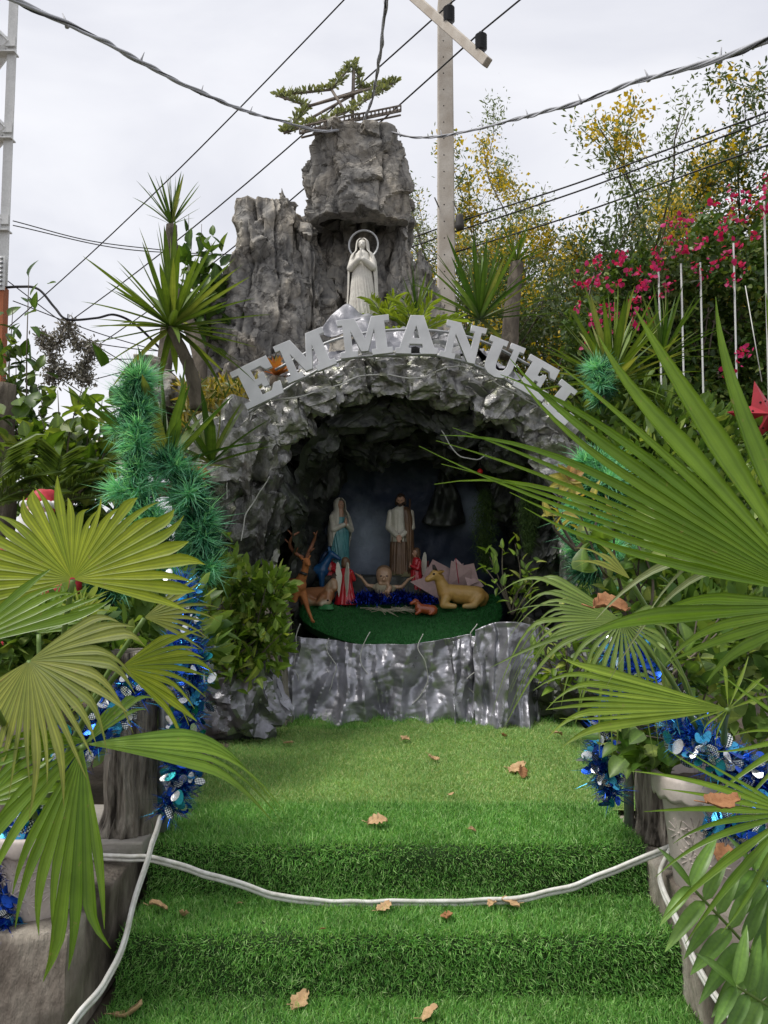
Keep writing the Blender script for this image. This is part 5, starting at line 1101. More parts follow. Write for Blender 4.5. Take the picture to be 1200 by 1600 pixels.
yucca('yucca', 'small yucca right beside the white statue', at(650, 492, 7.3), pxm(80, 7.3), 24, SYN, 13, None, e0=88, e1=40, droopy=.25)
yucca('dragon_tree', 'young dragon tree with a tuft in front of the yellow blossom', at(808, 410, 8.6), pxm(62, 8.6), 34, SYN, 15, (at(795, 560, 8.6), at(800, 480, 8.6)), .09, e0=88, e1=0, droopy=.3)
yucca('yucca', 'dense dark yucca behind the end of the letters', at(955, 600, 6.6), pxm(150, 6.6), 70, SY, 17, None, e0=85, e1=-15, droopy=.35)
yucca('yucca', 'grassy yucca below the bougainvillea', at(1035, 560, 7.2), pxm(110, 7.2), 40, SYN, 18, None, e0=88, e1=0, droopy=.35)
# ---- feather palms
FEATH = leafmat('feather_palm_leaf', (.22, .33, .04), (.36, .46, .07), .45, .45, island=True)
FEATHD = leafmat('feather_palm_dark', (.07, .13, .03), (.16, .24, .06), .35, .45, island=True)
def feather(name, label, base, dirs, L, m, seed, nl=22, ll=.35):
    t = thing(name, label, 'palm', tuple(base)); r = random.Random(seed); rgs = np.random.default_rng(seed)
    for d in dirs:
        d = Vector(d).normalized(); Lf = L * r.uniform(.8, 1.1); pts = [d * Lf * s - Vector((0, 0, .35 * Lf * s * s)) for s in [k / 10 for k in range(11)]]
        b = MB(); b.tube(pts, [.006 - .0004 * k for k in range(11)], 5); st = b.build('rachis', PETI, t)
        P = []; D = []
        side = d.cross(Vector((0, 0, 1))).normalized() if abs(d.z) < .95 else Vector((1, 0, 0))
        for k in range(nl):
            s = .15 + .85 * k / nl; q = d * Lf * s - Vector((0, 0, .35 * Lf * s * s)); tg_ = (d - Vector((0, 0, .7 * s))).normalized()
            for sg in (-1, 1): P.append(q); D.append(tg_ * .7 + side * sg * .8 + Vector((0, 0, .15)))
        leaf_cloud('leaflets', P, D, ll * Lf, m, st, .1, seed + 1, droop=.15)
    return t
feather('feather_palm', 'small bright feather palm at the white statue feet', at(600, 500, 7.0), [(-.9, -.2, .3), (-.4, -.5, .8), (.8, -.2, .5), (.3, -.3, .9), (.9, -.4, .1)], pxm(60, 7), FEATH, 3)
feather('feather_palm', 'bright feather palm fronds behind the letter A', at(650, 525, 6.9), [(-.8, -.2, .9), (-.3, -.4, 1), (.3, -.2, 1), (.8, -.3, .6), (-1, -.3, .3)], pxm(80, 6.9), FEATH, 5)
feather('feather_palm', 'feather palm growing between the bearded figurine and the wall', at(85, 790, 5.0), [(-1, -.2, .8), (-.5, -.3, 1), (.2, -.3, 1), (.8, -.2, .9), (1, -.3, .4), (.5, .2, 1), (-1, .1, .4)], pxm(125, 5), FEATHD, 7, 24, .4)
feather('feather_palm', 'feather palm at the far edge below the thin sapling', at(-10, 790, 4.8), [(1, -.2, 1.2), (.3, -.3, 1.2), (.9, -.2, .6), (-.2, -.3, 1)], pxm(130, 4.8), FEATHD, 8, 24, .4)
# ---- needle garlands (artificial pine)
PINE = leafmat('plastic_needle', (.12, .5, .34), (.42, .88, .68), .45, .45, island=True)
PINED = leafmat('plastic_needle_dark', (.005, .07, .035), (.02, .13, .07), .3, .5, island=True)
def pine(name, label, pts, Y, seed, dense=1.0, ln=.108):
    t = thing(name, label, 'pine', tuple(at(pts[-1][0], pts[-1][1], Y))); org = at(pts[-1][0], pts[-1][1], Y); r = random.Random(seed); rgs = np.random.default_rng(seed)
    P = crom([at(x, y, Y) for x, y, w_ in pts], 12); W = []
    for i in range(len(pts) - 1): W += [lerp(pts[i][2], pts[i + 1][2], k / 12) for k in range(12)]
    W.append(pts[-1][2]); b = MB(); b.tube([p - org for p in P], .02, 8); b.build('stem', DARKBARK, t)
    for dk in (0, 1):
        PP = []; DD = []; LL = []
        n = int(len(P) * (1.3 if dk else 1.25) * dense)
        bm_ = MB()
        for k in range(n):
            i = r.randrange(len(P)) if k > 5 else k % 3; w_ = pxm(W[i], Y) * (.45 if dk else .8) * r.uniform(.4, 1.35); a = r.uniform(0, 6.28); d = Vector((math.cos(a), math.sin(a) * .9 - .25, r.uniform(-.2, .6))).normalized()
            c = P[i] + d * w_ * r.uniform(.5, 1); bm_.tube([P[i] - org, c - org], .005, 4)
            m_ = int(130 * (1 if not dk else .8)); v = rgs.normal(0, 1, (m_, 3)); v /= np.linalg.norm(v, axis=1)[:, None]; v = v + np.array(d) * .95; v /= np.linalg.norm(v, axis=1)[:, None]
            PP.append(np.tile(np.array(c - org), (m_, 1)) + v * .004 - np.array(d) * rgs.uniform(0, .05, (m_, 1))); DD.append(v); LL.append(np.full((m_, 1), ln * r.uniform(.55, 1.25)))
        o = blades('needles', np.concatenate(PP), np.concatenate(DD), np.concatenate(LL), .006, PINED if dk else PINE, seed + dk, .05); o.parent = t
        bm_.build('twigs', DARKBARK, t)['kind'] = 'stuff'
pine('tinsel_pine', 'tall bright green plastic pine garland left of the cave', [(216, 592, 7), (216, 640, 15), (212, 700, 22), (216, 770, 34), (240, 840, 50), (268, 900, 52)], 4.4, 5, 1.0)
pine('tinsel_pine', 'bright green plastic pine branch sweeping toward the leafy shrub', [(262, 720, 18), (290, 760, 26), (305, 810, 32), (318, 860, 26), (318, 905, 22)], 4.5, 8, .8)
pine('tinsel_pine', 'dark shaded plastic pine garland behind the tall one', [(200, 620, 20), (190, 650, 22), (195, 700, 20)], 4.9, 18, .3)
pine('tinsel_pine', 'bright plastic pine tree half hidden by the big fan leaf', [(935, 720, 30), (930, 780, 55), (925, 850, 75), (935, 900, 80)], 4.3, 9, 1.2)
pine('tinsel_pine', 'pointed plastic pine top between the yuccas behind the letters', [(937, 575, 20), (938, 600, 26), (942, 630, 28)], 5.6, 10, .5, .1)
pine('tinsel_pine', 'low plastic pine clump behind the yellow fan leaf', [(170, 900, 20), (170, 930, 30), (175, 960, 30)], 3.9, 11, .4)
# ---- leafy shrubs with countable leaves
def leafset(m, w_): return [leafmesh('leaf', m, n=5, w=w_, bend=bd, fold=.2) for bd in (.05, .2, .4)]
SHR = leafset(leafmat('shrub_leaf', (.13, .24, .04), (.28, .42, .09), .4, .35, vein=3, c3=(.45, .52, .16)), .45)
SHRD = leafset(leafmat('dark_shrub_leaf', (.04, .10, .02), (.1, .19, .04), .35, .35, vein=3, c3=(.18, .26, .07)), .55)
ROUND = leafset(leafmat('round_leaf', (.05, .12, .02), (.16, .26, .05), .45, .4, vein=3, c3=(.26, .34, .08)), .75)
VINE = leafset(leafmat('vine_leaf', (.06, .14, .025), (.17, .28, .06), .4, .4, vein=3, c3=(.3, .38, .12)), .8)
def shrub(name, label, base, tips, nleaf, size, meshes, seed, cat='shrub', group=None, tr=.008, spread_=.5, wood=None):
    base = Vector(base); t = thing(name, label, cat, tuple(base), group); r = random.Random(seed); b = MB(); nodes_ = []
    for tip in tips:
        tip = Vector(tip); mid = base.lerp(tip, .5) + Vector((r.gauss(0, .06), r.gauss(0, .06), .02)); P = crom([base - base, mid - base, tip - base], 8)
        b.tube(P, [tr * (1.2 - .055 * k) for k in range(len(P))], 6)
        for k in range(3, len(P)):
            nodes_.append((P[k], (P[k] - P[k - 1]).normalized(), k / len(P)))
    b.build('stems', wood or DARKBARK, t)
    for k in range(nleaf):
        p, tg_, s = nodes_[int(len(nodes_) * (r.random() ** .8)) % len(nodes_)] if k >= len(tips) * 2 else nodes_[-1 - (k % len(nodes_))]
        d = (tg_ * .6 + Vector((r.gauss(0, spread_), r.gauss(0, spread_), r.gauss(.1, spread_)))).normalized()
        L = size * r.uniform(.7, 1.25); q = p + Vector((r.gauss(0, 1), r.gauss(0, 1), r.gauss(0, 1))) * size * .5
        inst(meshes[r.randrange(3)], 'leaf', xf(q, rot_to(d, Vector((r.gauss(0, .4), r.gauss(-.3, .4), 1))), L), t)
    return t
r8 = random.Random(88)
shrub('leafy_shrub', 'glossy leafy shrub growing over the foil heap in front of the cave', at(385, 1060, 5.25), [at(x, y, 5.2 + r8.uniform(-.2, .2)) for x, y in [(335, 870), (345, 930), (320, 980), (370, 900), (390, 960), (425, 880), (440, 905), (435, 950), (400, 1000), (350, 1000), (440, 990), (375, 1040), (415, 920), (325, 905), (360, 850), (345, 1030), (405, 1030)]], 295, .115, SHR, 3)
shrub('leafy_shrub', 'small leafy shrub at the cave mouth below the hanging moss', at(800, 960, 5.9), [at(x, y, 5.85) for x, y in [(765, 870), (785, 855), (805, 850), (820, 880), (760, 890), (835, 900)]], 70, .09, SHR, 4)
shrub('leafy_shrub', 'green shrub behind the drooping fan leaf beside the silver drape', at(880, 1080, 5.2), [at(x, y, 5.1) for x, y in [(850, 960), (860, 1000), (880, 980), (870, 1020), (900, 1000), (845, 1030)]], 70, .1, SHR, 5)
shrub('sapling', 'thin sapling with paired small leaves against the sky by the tower', at(45, 760, 6.4), [at(x, y, 6.4) for x, y in [(45, 432), (25, 560), (60, 600), (20, 480), (65, 660), (30, 640), (10, 540)]], 190, .13, SHRD, 6, 'tree', spread_=.7)
shrub('round_leaf_shrub', 'round-leaved shrub below the grey vine star', at(110, 790, 5.6), [at(x, y, 5.6 + r8.uniform(-.4, .4)) for x, y in [(60, 640), (90, 610), (130, 600), (160, 620), (180, 650), (140, 660), (100, 660), (40, 680), (170, 700), (120, 700), (75, 700), (200, 690), (20, 650)]], 280, .15, ROUND, 7, spread_=.6)
shrub('round_leaf_shrub', 'dense dark shrub behind the bearded figurine', at(60, 860, 6.6), [at(x, y, 6.6 + r8.uniform(-.3, .3)) for x, y in [(10, 720), (40, 740), (90, 730), (140, 740), (180, 760), (220, 740), (120, 780), (60, 770), (200, 800), (150, 790)]], 260, .17, SHRD, 8, spread_=.7)
shrub('vine', 'heart-leaved vine tangled above the pot and blue tinsel', at(1050, 1190, 3.2), [at(x, y, 3.1 + r8.uniform(-.15, .15)) for x, y in [(960, 1150), (985, 1130), (1010, 1150), (940, 1140), (1030, 1180), (1000, 1180), (1060, 950), (1090, 960), (1040, 980), (1120, 990), (1140, 940), (1070, 1010), (1110, 1060), (975, 1170)]], 150, .085, VINE, 9, 'vine')
shrub('vine', 'vine leaves climbing beside the pine under the big fan leaf', at(1000, 1000, 3.5), [at(x, y, 3.4) for x, y in [(960, 790), (905, 800), (985, 830), (1000, 850), (940, 840), (1015, 900), (990, 880)]], 60, .1, VINE, 10, 'vine')
PARCH = leafset(leafmat('poinsettia_yellow', (.38, .36, .08), (.5, .42, .12), .4, .5, vein=3, c3=(.5, .3, .14)), .5)
t = shrub('poinsettia', 'yellow poinsettia with star of bracts in front of the plastic pine', at(900, 860, 3.9), [at(890, 752, 3.85), at(920, 790, 3.85), at(880, 800, 3.85)], 14, .1, PARCH, 11, 'plant')
c = at(888, 750, 3.8) - at(900, 860, 3.9)
for k in range(9): a = k * .7; d = Vector((math.cos(a), -.3, math.sin(a) * .8)); inst(PARCH[k % 3], 'bract', xf(c, rot_to(d, (0, -1, .3)), .1), t)
BROM = leafset(leafmat('bromeliad_leaf', (.35, .09, .03), (.45, .2, .06), .35, .4, c3=(.3, .3, .08)), .35)
t = thing('bromeliad', 'orange bromeliad tuft between the letters E and M', 'plant', tuple(at(432, 585, 5.95)))
for k in range(16): a = k * 2.4; el = R(30 + 4 * k); d = Vector((math.cos(a) * math.cos(el), math.sin(a) * math.cos(el), math.sin(el))); inst(BROM[k % 3], 'leaf', xf((0, 0, -.02), rot_to(d, (0, 0, 1)), .17), t)
b = MB(); b.box((0, .0, -.06), (.1, .1, .1)); mod(b.build('root_ball', SOIL, t), 'BEVEL', width=.03, segments=3)
# dry grassy weeds with yellow flowers on the shoulder
WEED = leafmat('dry_weed', (.2, .17, .06), (.38, .34, .14), .3, .7, island=True); WEEDY = leafmat('weed_yellow', (.4, .32, .03), (.55, .42, .05), .3, .6, island=True)
rg = np.random.default_rng(31); n = 2600
P = np.array([at(rg.uniform(285, 400), rg.uniform(600, 720), rg.uniform(6.1, 6.9)) for k in range(n)]); D = rg.normal(0, .6, (n, 3)) + [0, 0, .5]
tag(leaf_cloud('weeds', P, D, .13, [WEED, WEEDY, YUC], None, .16, 4, rg.choice([0, 0, 1, 2], n)), 'straggly dry weeds with yellow flowers on the mound below the rock', 'weeds', kind='stuff')
b = MB(); rows = []
for j in range(30): rows.append([at(lerp(270, 420, i / 30), lerp(640, 1000, j / 29) - 40 * math.sin(math.pi * i / 30), lerp(7.4, 5.9, (j / 29) ** .5)) + nvec(Vector((i * .4, j * .4, 1))) * .12 for i in range(31)])
b.grid(rows); tag(b.build('earth_mound', SOIL), kind='structure')
SHC = leafmat('shrub_foliage', (.11, .21, .035), (.26, .4, .085), .4, .35, island=True, c3=(.42, .5, .15)); SHCD = leafmat('dark_foliage', (.055, .125, .03), (.18, .29, .07), .4, .4, island=True, c3=(.32, .42, .13))
def fill(parent_name_tip, spots, n, size, m, seed, parent=None, label=None, asp=.45):
    rgs = np.random.default_rng(seed); C = np.array([tuple(s[0]) for s in spots]); W = np.array([s[1] for s in spots]); i = rgs.integers(0, len(C), n)
    v = rgs.normal(0, 1, (n, 3)); v /= np.linalg.norm(v, axis=1)[:, None]; P = C[i] + v * (W[i] * rgs.uniform(.3, 1, n) ** .5)[:, None]
    if parent is not None: P = P - np.array(parent.location)
    o = leaf_cloud('foliage', P, v + rgs.normal(0, .5, (n, 3)) + [0, -.2, .2], size, m, parent, asp, seed); o['kind'] = 'stuff'
    if label: tag(o, label, 'foliage')
    return o
fill(0, [(at(x, y, 5.25), w_) for x, y, w_ in [(345, 950, .16), (370, 990, .18), (405, 960, .17), (385, 920, .15), (425, 920, .12), (340, 1010, .14), (415, 1010, .15), (350, 895, .13)]], 1100, .1, SHC, 5, [o for o in bpy.data.objects if o.name.startswith('leafy_shrub')][0])
for lab, spots, m, n, sz, sd in [('mass of dark leaves in the bed behind the right-hand pot', [(1150, 900, 4.6), (1100, 960, 4.4), (1190, 960, 4.3), (1060, 900, 4.8), (1130, 1030, 4.0), (1200, 1050, 3.9), (1010, 960, 4.6)], SHCD, 2200, .13, 3),
                          ('mass of dark leaves in the bed behind the left-hand bark post', [(140, 960, 4.4), (200, 980, 4.3), (80, 960, 4.5), (20, 960, 4.4), (240, 1000, 4.2), (180, 1050, 4.0)], SHCD, 1700, .13, 4), ('leaf tuft hiding the coat of the bearded figurine', [(20, 985, 3.3), (70, 1000, 3.2), (110, 985, 3.3), (-10, 1010, 3.1)], SHCD, 700, .1, 9),
                          ('mass of low green plants on the bank below the yuccas', [(980, 650, 6.9), (1040, 680, 6.6), (1100, 700, 6.6), (1160, 720, 6.6), (930, 690, 6.7), (1010, 740, 6.2), (1090, 780, 6.0), (1180, 800, 6.0), (960, 800, 6.2)], SHCD, 3000, .14, 6)]:
    fill(0, [(at(x, y, Y), .38 if Y > 3.5 else .13) for x, y, Y in spots], n, sz, m, sd, None, lab)
# ---- fern
FERN = [leafmesh('lobe', leafmat('fern_lobe', (.11, .24, .05), (.2, .36, .09), .35, .35, vein=4), n=8, w=.24, bend=bd, fold=.15) for bd in (.05, .2, .35)]
for k, (bx, by, tx, ty, Y, lab) in enumerate([(1280, 1640, 1080, 1385, 2.1, 'lobed fern frond lying along the concrete ledge'), (1330, 1560, 1180, 1360, 2.2, 'lobed fern frond under the low palm blades'), (1330, 1700, 1150, 1540, 1.9, 'lobed fern frond at the bottom corner of the ledge')]):
    p0 = at(bx, by, Y + .15); p1 = at(tx, ty, Y); t = thing('fern', lab, 'fern', tuple(p0)); P = crom([Vector((0, 0, 0)), (p1 - p0) * .5 + Vector((0, 0, .03)), p1 - p0], 10); b = MB(); b.tube(P, .004, 6); b.build('rachis', PETI, t)
    r = random.Random(k); tg_ = (p1 - p0).normalized(); sd_ = tg_.cross(Vector((0, -1, .5))).normalized()
    for i in range(2, 21, 2):
        for s in (-1, 1):
            d = tg_ * .35 + sd_ * s + Vector((0, -.15, -.05)); inst(FERN[r.randrange(3)], 'lobe', xf(P[i], rot_to(d, (0, -.6, 1)), .2 * (1 - .3 * (i / 20) ** 2) * r.uniform(.85, 1.1)), t)
    inst(FERN[0], 'lobe', xf(P[-1], rot_to(tg_, (0, -.6, 1)), .15), t)

# ================================================================== trees behind
def tree(name, label, base, H, seed, spreadw, leafm, leafsize, nleaf, blossom=None, nblos=0, group=None, droop=.1, trunk_r=.1, crown0=.3, wisps=.0, asp=.25):
    base = Vector(base); t = thing(name, label, 'tree', tuple(base), group); r = random.Random(seed); b = MB(); ends = []
    def grow(p, d, L, rad_, lev):
        n = 5; P = [p]
        for k in range(n):
            d = (d + Vector((r.gauss(0, .12), r.gauss(0, .12), r.gauss(.03, .06)))).normalized(); p = p + d * L / n; P.append(p)
            if lev >= 2: ends.append((p.copy(), d.copy()))
        b.tube(P, [rad_ * (1 - .45 * k / n) for k in range(n + 1)], 7 if lev < 2 else 4)
        if lev < 4:
            for k in range(3 if lev < 2 else 2):
                q = P[r.randrange(2, n + 1)]; a = r.uniform(0, 6.28); tl = r.uniform(.35, .85)
                nd = (d * .8 + Vector((math.cos(a), math.sin(a), r.uniform(-.1, .5))) * tl * spreadw).normalized(); grow(q, nd, L * r.uniform(.55, .8), rad_ * .55, lev + 1)
    grow(Vector((0, 0, 0)), Vector((0, 0, 1)), H * crown0 * 1.2, trunk_r, 0)
    for k in range(3): grow(Vector((0, 0, H * crown0 * r.uniform(.6, 1.1))), Vector((r.gauss(0, .35) * spreadw, r.gauss(0, .35) * spreadw, 1)).normalized(), H * .42, trunk_r * .6, 1)
    mz = max(e[0].z for e in ends); kz = H / mz
    b.v = [(v[0], v[1], v[2] * kz) for v in b.v]
    b.build('trunk', DARKBARK, t); rgs = np.random.default_rng(seed)
    def cloud(n, ss, rad_, sel):
        E = [ends[i] for i in sel]; idx = rgs.integers(0, len(E), n); C = np.array([(e[0].x, e[0].y, e[0].z * kz) for e in E])[idx]; D = np.array([tuple(e[1]) for e in E])[idx]
        return C + rgs.normal(0, 1, (n, 3)) * rad_, D * .6 + rgs.normal(0, .6, (n, 3)) - [0, 0, droop]
    allsel = [i for i in range(len(ends)) if r.random() < .75]
    leafsize = leafsize * .65; nleaf = int(nleaf * 2.2); nblos = int(nblos * 3.6)
    P, D = cloud(nleaf, leafsize, leafsize * 1.5, allsel); leaf_cloud('crown', P, D, leafsize, leafm, t, asp * 1.3, seed, simple=True)
    if blossom:
        sel = [i for i in allsel if noise.noise(ends[i][0] * .8 + Vector((seed, 0, 0))) > .0 and r.random() < .7] or allsel
        P, D = cloud(nblos, leafsize, leafsize * 1.4, sel); leaf_cloud('blossom', P, D, leafsize * .8, blossom, t, .8, seed + 1, simple=True)
    return t
ACA = leafmat('acacia_leaf', (.09, .14, .05), (.2, .26, .11), .35, .5, island=True); ACAD = leafmat('acacia_dark', (.045, .08, .03), (.11, .16, .06), .35, .5, island=True)
ACAP = leafmat('acacia_pale', (.16, .2, .09), (.3, .34, .18), .4, .5, island=True)
YEL = leafmat('yellow_blossom', (.6, .42, .02), (.78, .6, .06), .3, .6, island=True); MAG = leafmat('magenta_bract', (.55, .015, .17), (.72, .05, .28), .4, .5, island=True)
def tb(px, Y): p = at(px, 800, Y); return (p.x, Y, 0)
def th(py, Y): return at(600, py, Y).z
TG = 'trees behind the rock'
tree('acacia_tree', 'yellow-flowered tree just right of the utility pole', tb(850, 18), th(225, 18), 3, .7, ACA, .15, 20000, YEL, 3600, TG, .3)
tree('acacia_tree', 'slender tree with one tall wispy leader between yellow crowns', tb(862, 16), th(190, 16), 5, .7, ACAD, .15, 15000, YEL, 1500, TG, .3)
tree('acacia_tree', 'half bare pale twiggy tree behind the yellow blossom', tb(800, 17), th(240, 17), 12, .5, ACAP, .12, 4000, YEL, 500, TG, .2)
tree('acacia_tree', 'thin pale tree with loose drooping leaves', tb(925, 17), th(255, 17), 7, .7, ACAP, .16, 10000, YEL, 1500, TG, .5)
tree('acacia_tree', 'bright yellow-blossomed tree behind the bougainvillea', tb(1000, 15), th(300, 15), 9, 1.0, ACA, .15, 14000, YEL, 4200, TG, .3)
tree('acacia_tree', 'tall dark feathery tree rising above the bougainvillea', tb(1105, 14), th(155, 14), 11, .8, ACAD, .17, 20000, YEL, 1200, TG, .4)
tree('acacia_tree', 'tall wispy tree beyond the bougainvillea trellis', tb(1200, 15), th(150, 15), 14, .8, ACAP, .18, 12000, YEL, 2200, TG, .5)
tree('acacia_tree', 'low dense dark tree filling the gap behind the young dragon tree', tb(860, 12), th(395, 12), 15, 1.1, ACAD, .16, 13000, YEL, 900, TG, .2, .1, .2)
tree('acacia_tree', 'low dense dark tree behind the letters end', tb(950, 11), th(385, 11), 16, 1.1, ACAD, .15, 12000, None, 0, TG, .2, .1, .2)
tree('acacia_tree', 'dense green tree behind the trellis', tb(1080, 11.5), th(330, 11.5), 17, 1.2, ACAD, .16, 12000, None, 0, TG, .2, .1, .2)
tree('acacia_tree', 'dense green tree at the end of the trellis', tb(1200, 11.5), th(310, 11.5), 19, 1.2, ACAD, .16, 11000, None, 0, TG, .2, .1, .2)
# papaya-like leaf cluster
shrub('leafy_tree', 'bright compound-leaved tree top between the dragon tree and the rock', at(320, 560, 8.2), [at(x, y, 8.2) for x, y in [(295, 335), (315, 350), (330, 380), (345, 410), (310, 400), (300, 370), (325, 440), (340, 440)]], 190, .2, SHRD, 12, 'tree', spread_=.6)
# ---- bougainvillea hedge on white trellis bars
hedge = thing('bougainvillea', 'tall bougainvillea hedge with magenta flowers climbing the white bars', 'shrub', tuple(Vector((at(1060, 600, 9).x, 9, 0))))
HO = Vector((at(1060, 600, 9).x, 9, 0)); rg = np.random.default_rng(51); PP = []
def hedge_top(px): return 480 - (px - 880) * .5 + 30 * math.sin(px * .05) + 22 * math.sin(px * .13)
n = 30000
px_ = rg.uniform(880, 1300, n); dep = rg.uniform(0, 1, n) ** 1.5
P = np.zeros((n, 3))
for k in range(n):
    tp = hedge_top(px_[k]); py = tp + (880 - tp) * rg.uniform(0, 1) ** 1.0 + rg.normal(0, 14)
    lump = .35 * noise.noise(Vector((px_[k] * .012, py * .012, 3)))
    P[k] = at(px_[k], py, 8.9 - lump + dep[k] * .8)
P -= np.array(HO); D = rg.normal(0, .6, (n, 3)) + [0, -.5, -.35]
leaf_cloud('foliage', P, D, .1, leafmat('bougainvillea_leaf', (.035, .085, .02), (.11, .19, .045), .35, .38, island=True, c3=(.24, .3, .1)), hedge, .6, 52)['kind'] = 'stuff'
spots = [(1190, 300), (1180, 325), (1165, 345), (1150, 325), (1130, 345), (1125, 355), (1072, 372), (1090, 385), (1058, 385), (1060, 400), (1035, 412), (1040, 425), (1020, 430), (1010, 445), (1000, 455), (985, 470), (1135, 395), (1125, 405), (1150, 412), (1160, 420), (1145, 440), (1115, 415), (940, 420), (932, 440), (915, 445), (898, 440), (955, 455), (965, 445), (985, 490), (1005, 480), (960, 495), (940, 505), (925, 520), (955, 520), (970, 505), (1155, 545), (1160, 560), (1150, 575), (1165, 550), (1130, 580), (1085, 420), (1100, 435), (1030, 460), (1010, 500), (990, 510), (1045, 450), (915, 540), (1187, 312), (1195, 330)]
r9 = random.Random(9); spots += [(x_, 455 - (x_ - 880) * .5 + r9.uniform(-25, 70)) for x_ in [r9.uniform(900, 1240) for _ in range(40)]]
PP = []; DD = []
for x, y in spots:
    m_ = rg.integers(3, 11); c = np.array(at(x, y, 8.6)) - np.array(HO)
    PP.append(c + rg.normal(0, .034, (m_, 3))); DD.append(rg.normal(0, 1, (m_, 3)) + [0, -.6, .2])
leaf_cloud('flower', np.concatenate(PP), np.concatenate(DD), .06, MAG, hedge, .85, 53)['kind'] = 'stuff'
b = MB()
for k in range(26):
    x = rg.uniform(900, 1260); P_ = [at(x + 40 * rg.normal() * j / 4, 860 - j * 95, 9.2 - .2 * (j == 4)) - HO for j in range(5)]; b.tube(crom(P_, 4), .012, 5)
b.build('stems', DARKBARK, hedge)
for x0, y0, y1 in [(1029, 425, 545), (1064, 412, 580), (1094, 410, 610), (1146, 380, 640), (1194, 315, 640), (1240, 290, 640)]:
    p1 = at(x0, y0, 8.62); p0 = at(x0 + 4, y1, 8.62); b = MB(); b.tube([Vector((p0.x, 8.62, 0)), p1], .011, 8); o = b.build('trellis_bar', plain('dull_white_paint', (.5, .51, .5), .6)); tag(o, 'thin white upright bar among the bougainvillea', 'bar', 'white trellis bars')
# ---- garden wall and tin roof at the left, hedge at right
b = MB(); b.box((-4.2, 6.9, .9), (4.4, .2, 1.8)); o = b.build('garden_wall', DIRTYCON, smooth=False); tag(o, 'rough grey garden wall behind the bearded figurine', 'wall')
b = MB(); c = at(160, 765, 6.6); b.box((c.x - .4, 6.6, c.z), (2.2, .08, .12)); o = b.build('timber_rail', plain('red_brown_timber', (.16, .05, .035), .8), smooth=False); tag(o, 'red-brown timber rail in front of the garden wall', 'rail')
b = MB(); c = at(50, 705, 8.5); rows = [[Vector((c.x - 1.6 + i * .06, 8.5 + j * .4, c.z + .1 * j + .02 * math.sin(i * 1.6))) for i in range(50)] for j in range(4)]; b.grid(rows); o = b.build('roof_sheet', plain('cream_sheet', (.55, .52, .44), .6)); mod(o, 'SOLIDIFY', thickness=.02); tag(o, 'cream corrugated roof sheet behind the round-leaved shrub', 'roof')
b = MB(); p = at(6, 640, 6.1); trunk_mesh(b, [(p.x, 6.1, 0), (p.x, 6.1, 1.0), (p.x - .01, 6.1, 2.2), (p.x - .03, 6.1, at(5, 600, 6.1).z)], [.12, .11, .1, .09], 40, .015, 8); tag(b.build('palm_trunk', DARKBARK), 'short dark cut trunk under the lattice tower', 'tree')
# grey vine star
vs_ = thing('vine_star', 'grey star of twisted wire vine hanging from the black cable', 'star', tuple(at(106, 500, 7.05))); V0 = at(106, 500, 7.05)
pts5 = [(106, 500), (122, 540), (154, 545), (130, 572), (140, 600), (106, 582), (75, 598), (86, 566), (58, 522), (92, 538)]
P = []; D = []; rg = np.random.default_rng(61)
for k in range(10):
    a = at(*pts5[k], 7.05) - V0; c = at(*pts5[(k + 1) % 10], 7.05) - V0; b = MB(); b.tube([a, c], .008, 5); b.build('frame_bar', RUSTY, vs_)
    for j in range(260): P.append(np.array(a.lerp(c, rg.uniform())) * .93 + np.array(at(106, 555, 7.05) - V0) * .07 + rg.normal(0, .035, 3)); D.append(rg.normal(0, 1, 3))
leaf_cloud('vine_curls', P, D, .05, leafmat('grey_vine', (.14, .13, .12), (.34, .32, .31), .1, .7, island=True), vs_, .35, 62)['kind'] = 'stuff'
b = MB(); b.tube([Vector((0, 0, 0)), at(106, 494, 7.05) - V0 + Vector((0, 0, .02))], .006, 5); b.build('hook', BLACKWIRE, vs_)
# red star lantern at right
rs = thing('star_lantern', 'red star lantern with cut-out holes hanging by the trellis', 'lantern', tuple(at(1192, 650, 6.3))); c = at(1192, 650, 6.3); b = MB(); Rr = .3
o5 = [Vector((math.sin(k * math.pi / 5) * (Rr if k % 2 == 0 else Rr * .42), 0, math.cos(k * math.pi / 5) * (Rr if k % 2 == 0 else Rr * .42))) for k in range(10)]
b.add(o5 + [Vector((0, -.11, 0)), Vector((0, .11, 0))], [(k, (k + 1) % 10, 10) for k in range(10)] + [((k + 1) % 10, k, 11) for k in range(10)])
o = b.build('shade', plain('red_card', (.36, .015, .03), .5), rs, smooth=False); o.rotation_euler.y = R(-12)
b = MB()
for k in range(10):
    q = (o5[k] * .5 + o5[(k + 1) % 10] * .5) * .55; f = Vector((0, -.11 * (1 - q.length / (Rr * .6)) - .012, 0)); b.capsule(q + f, .009, q + f + Vector((0, .002, 0)), .009, 8)
o = b.build('cut_out', plain('dark_cutout', (.04, .01, .01), .8), rs); o.rotation_euler.y = R(-12); o['kind'] = 'stuff'
b = MB(); b.tube([(0, 0, Rr * .95), (.03, .3, 1.2)], .004, 5); b.build('cord', WHITEWIRE, rs)

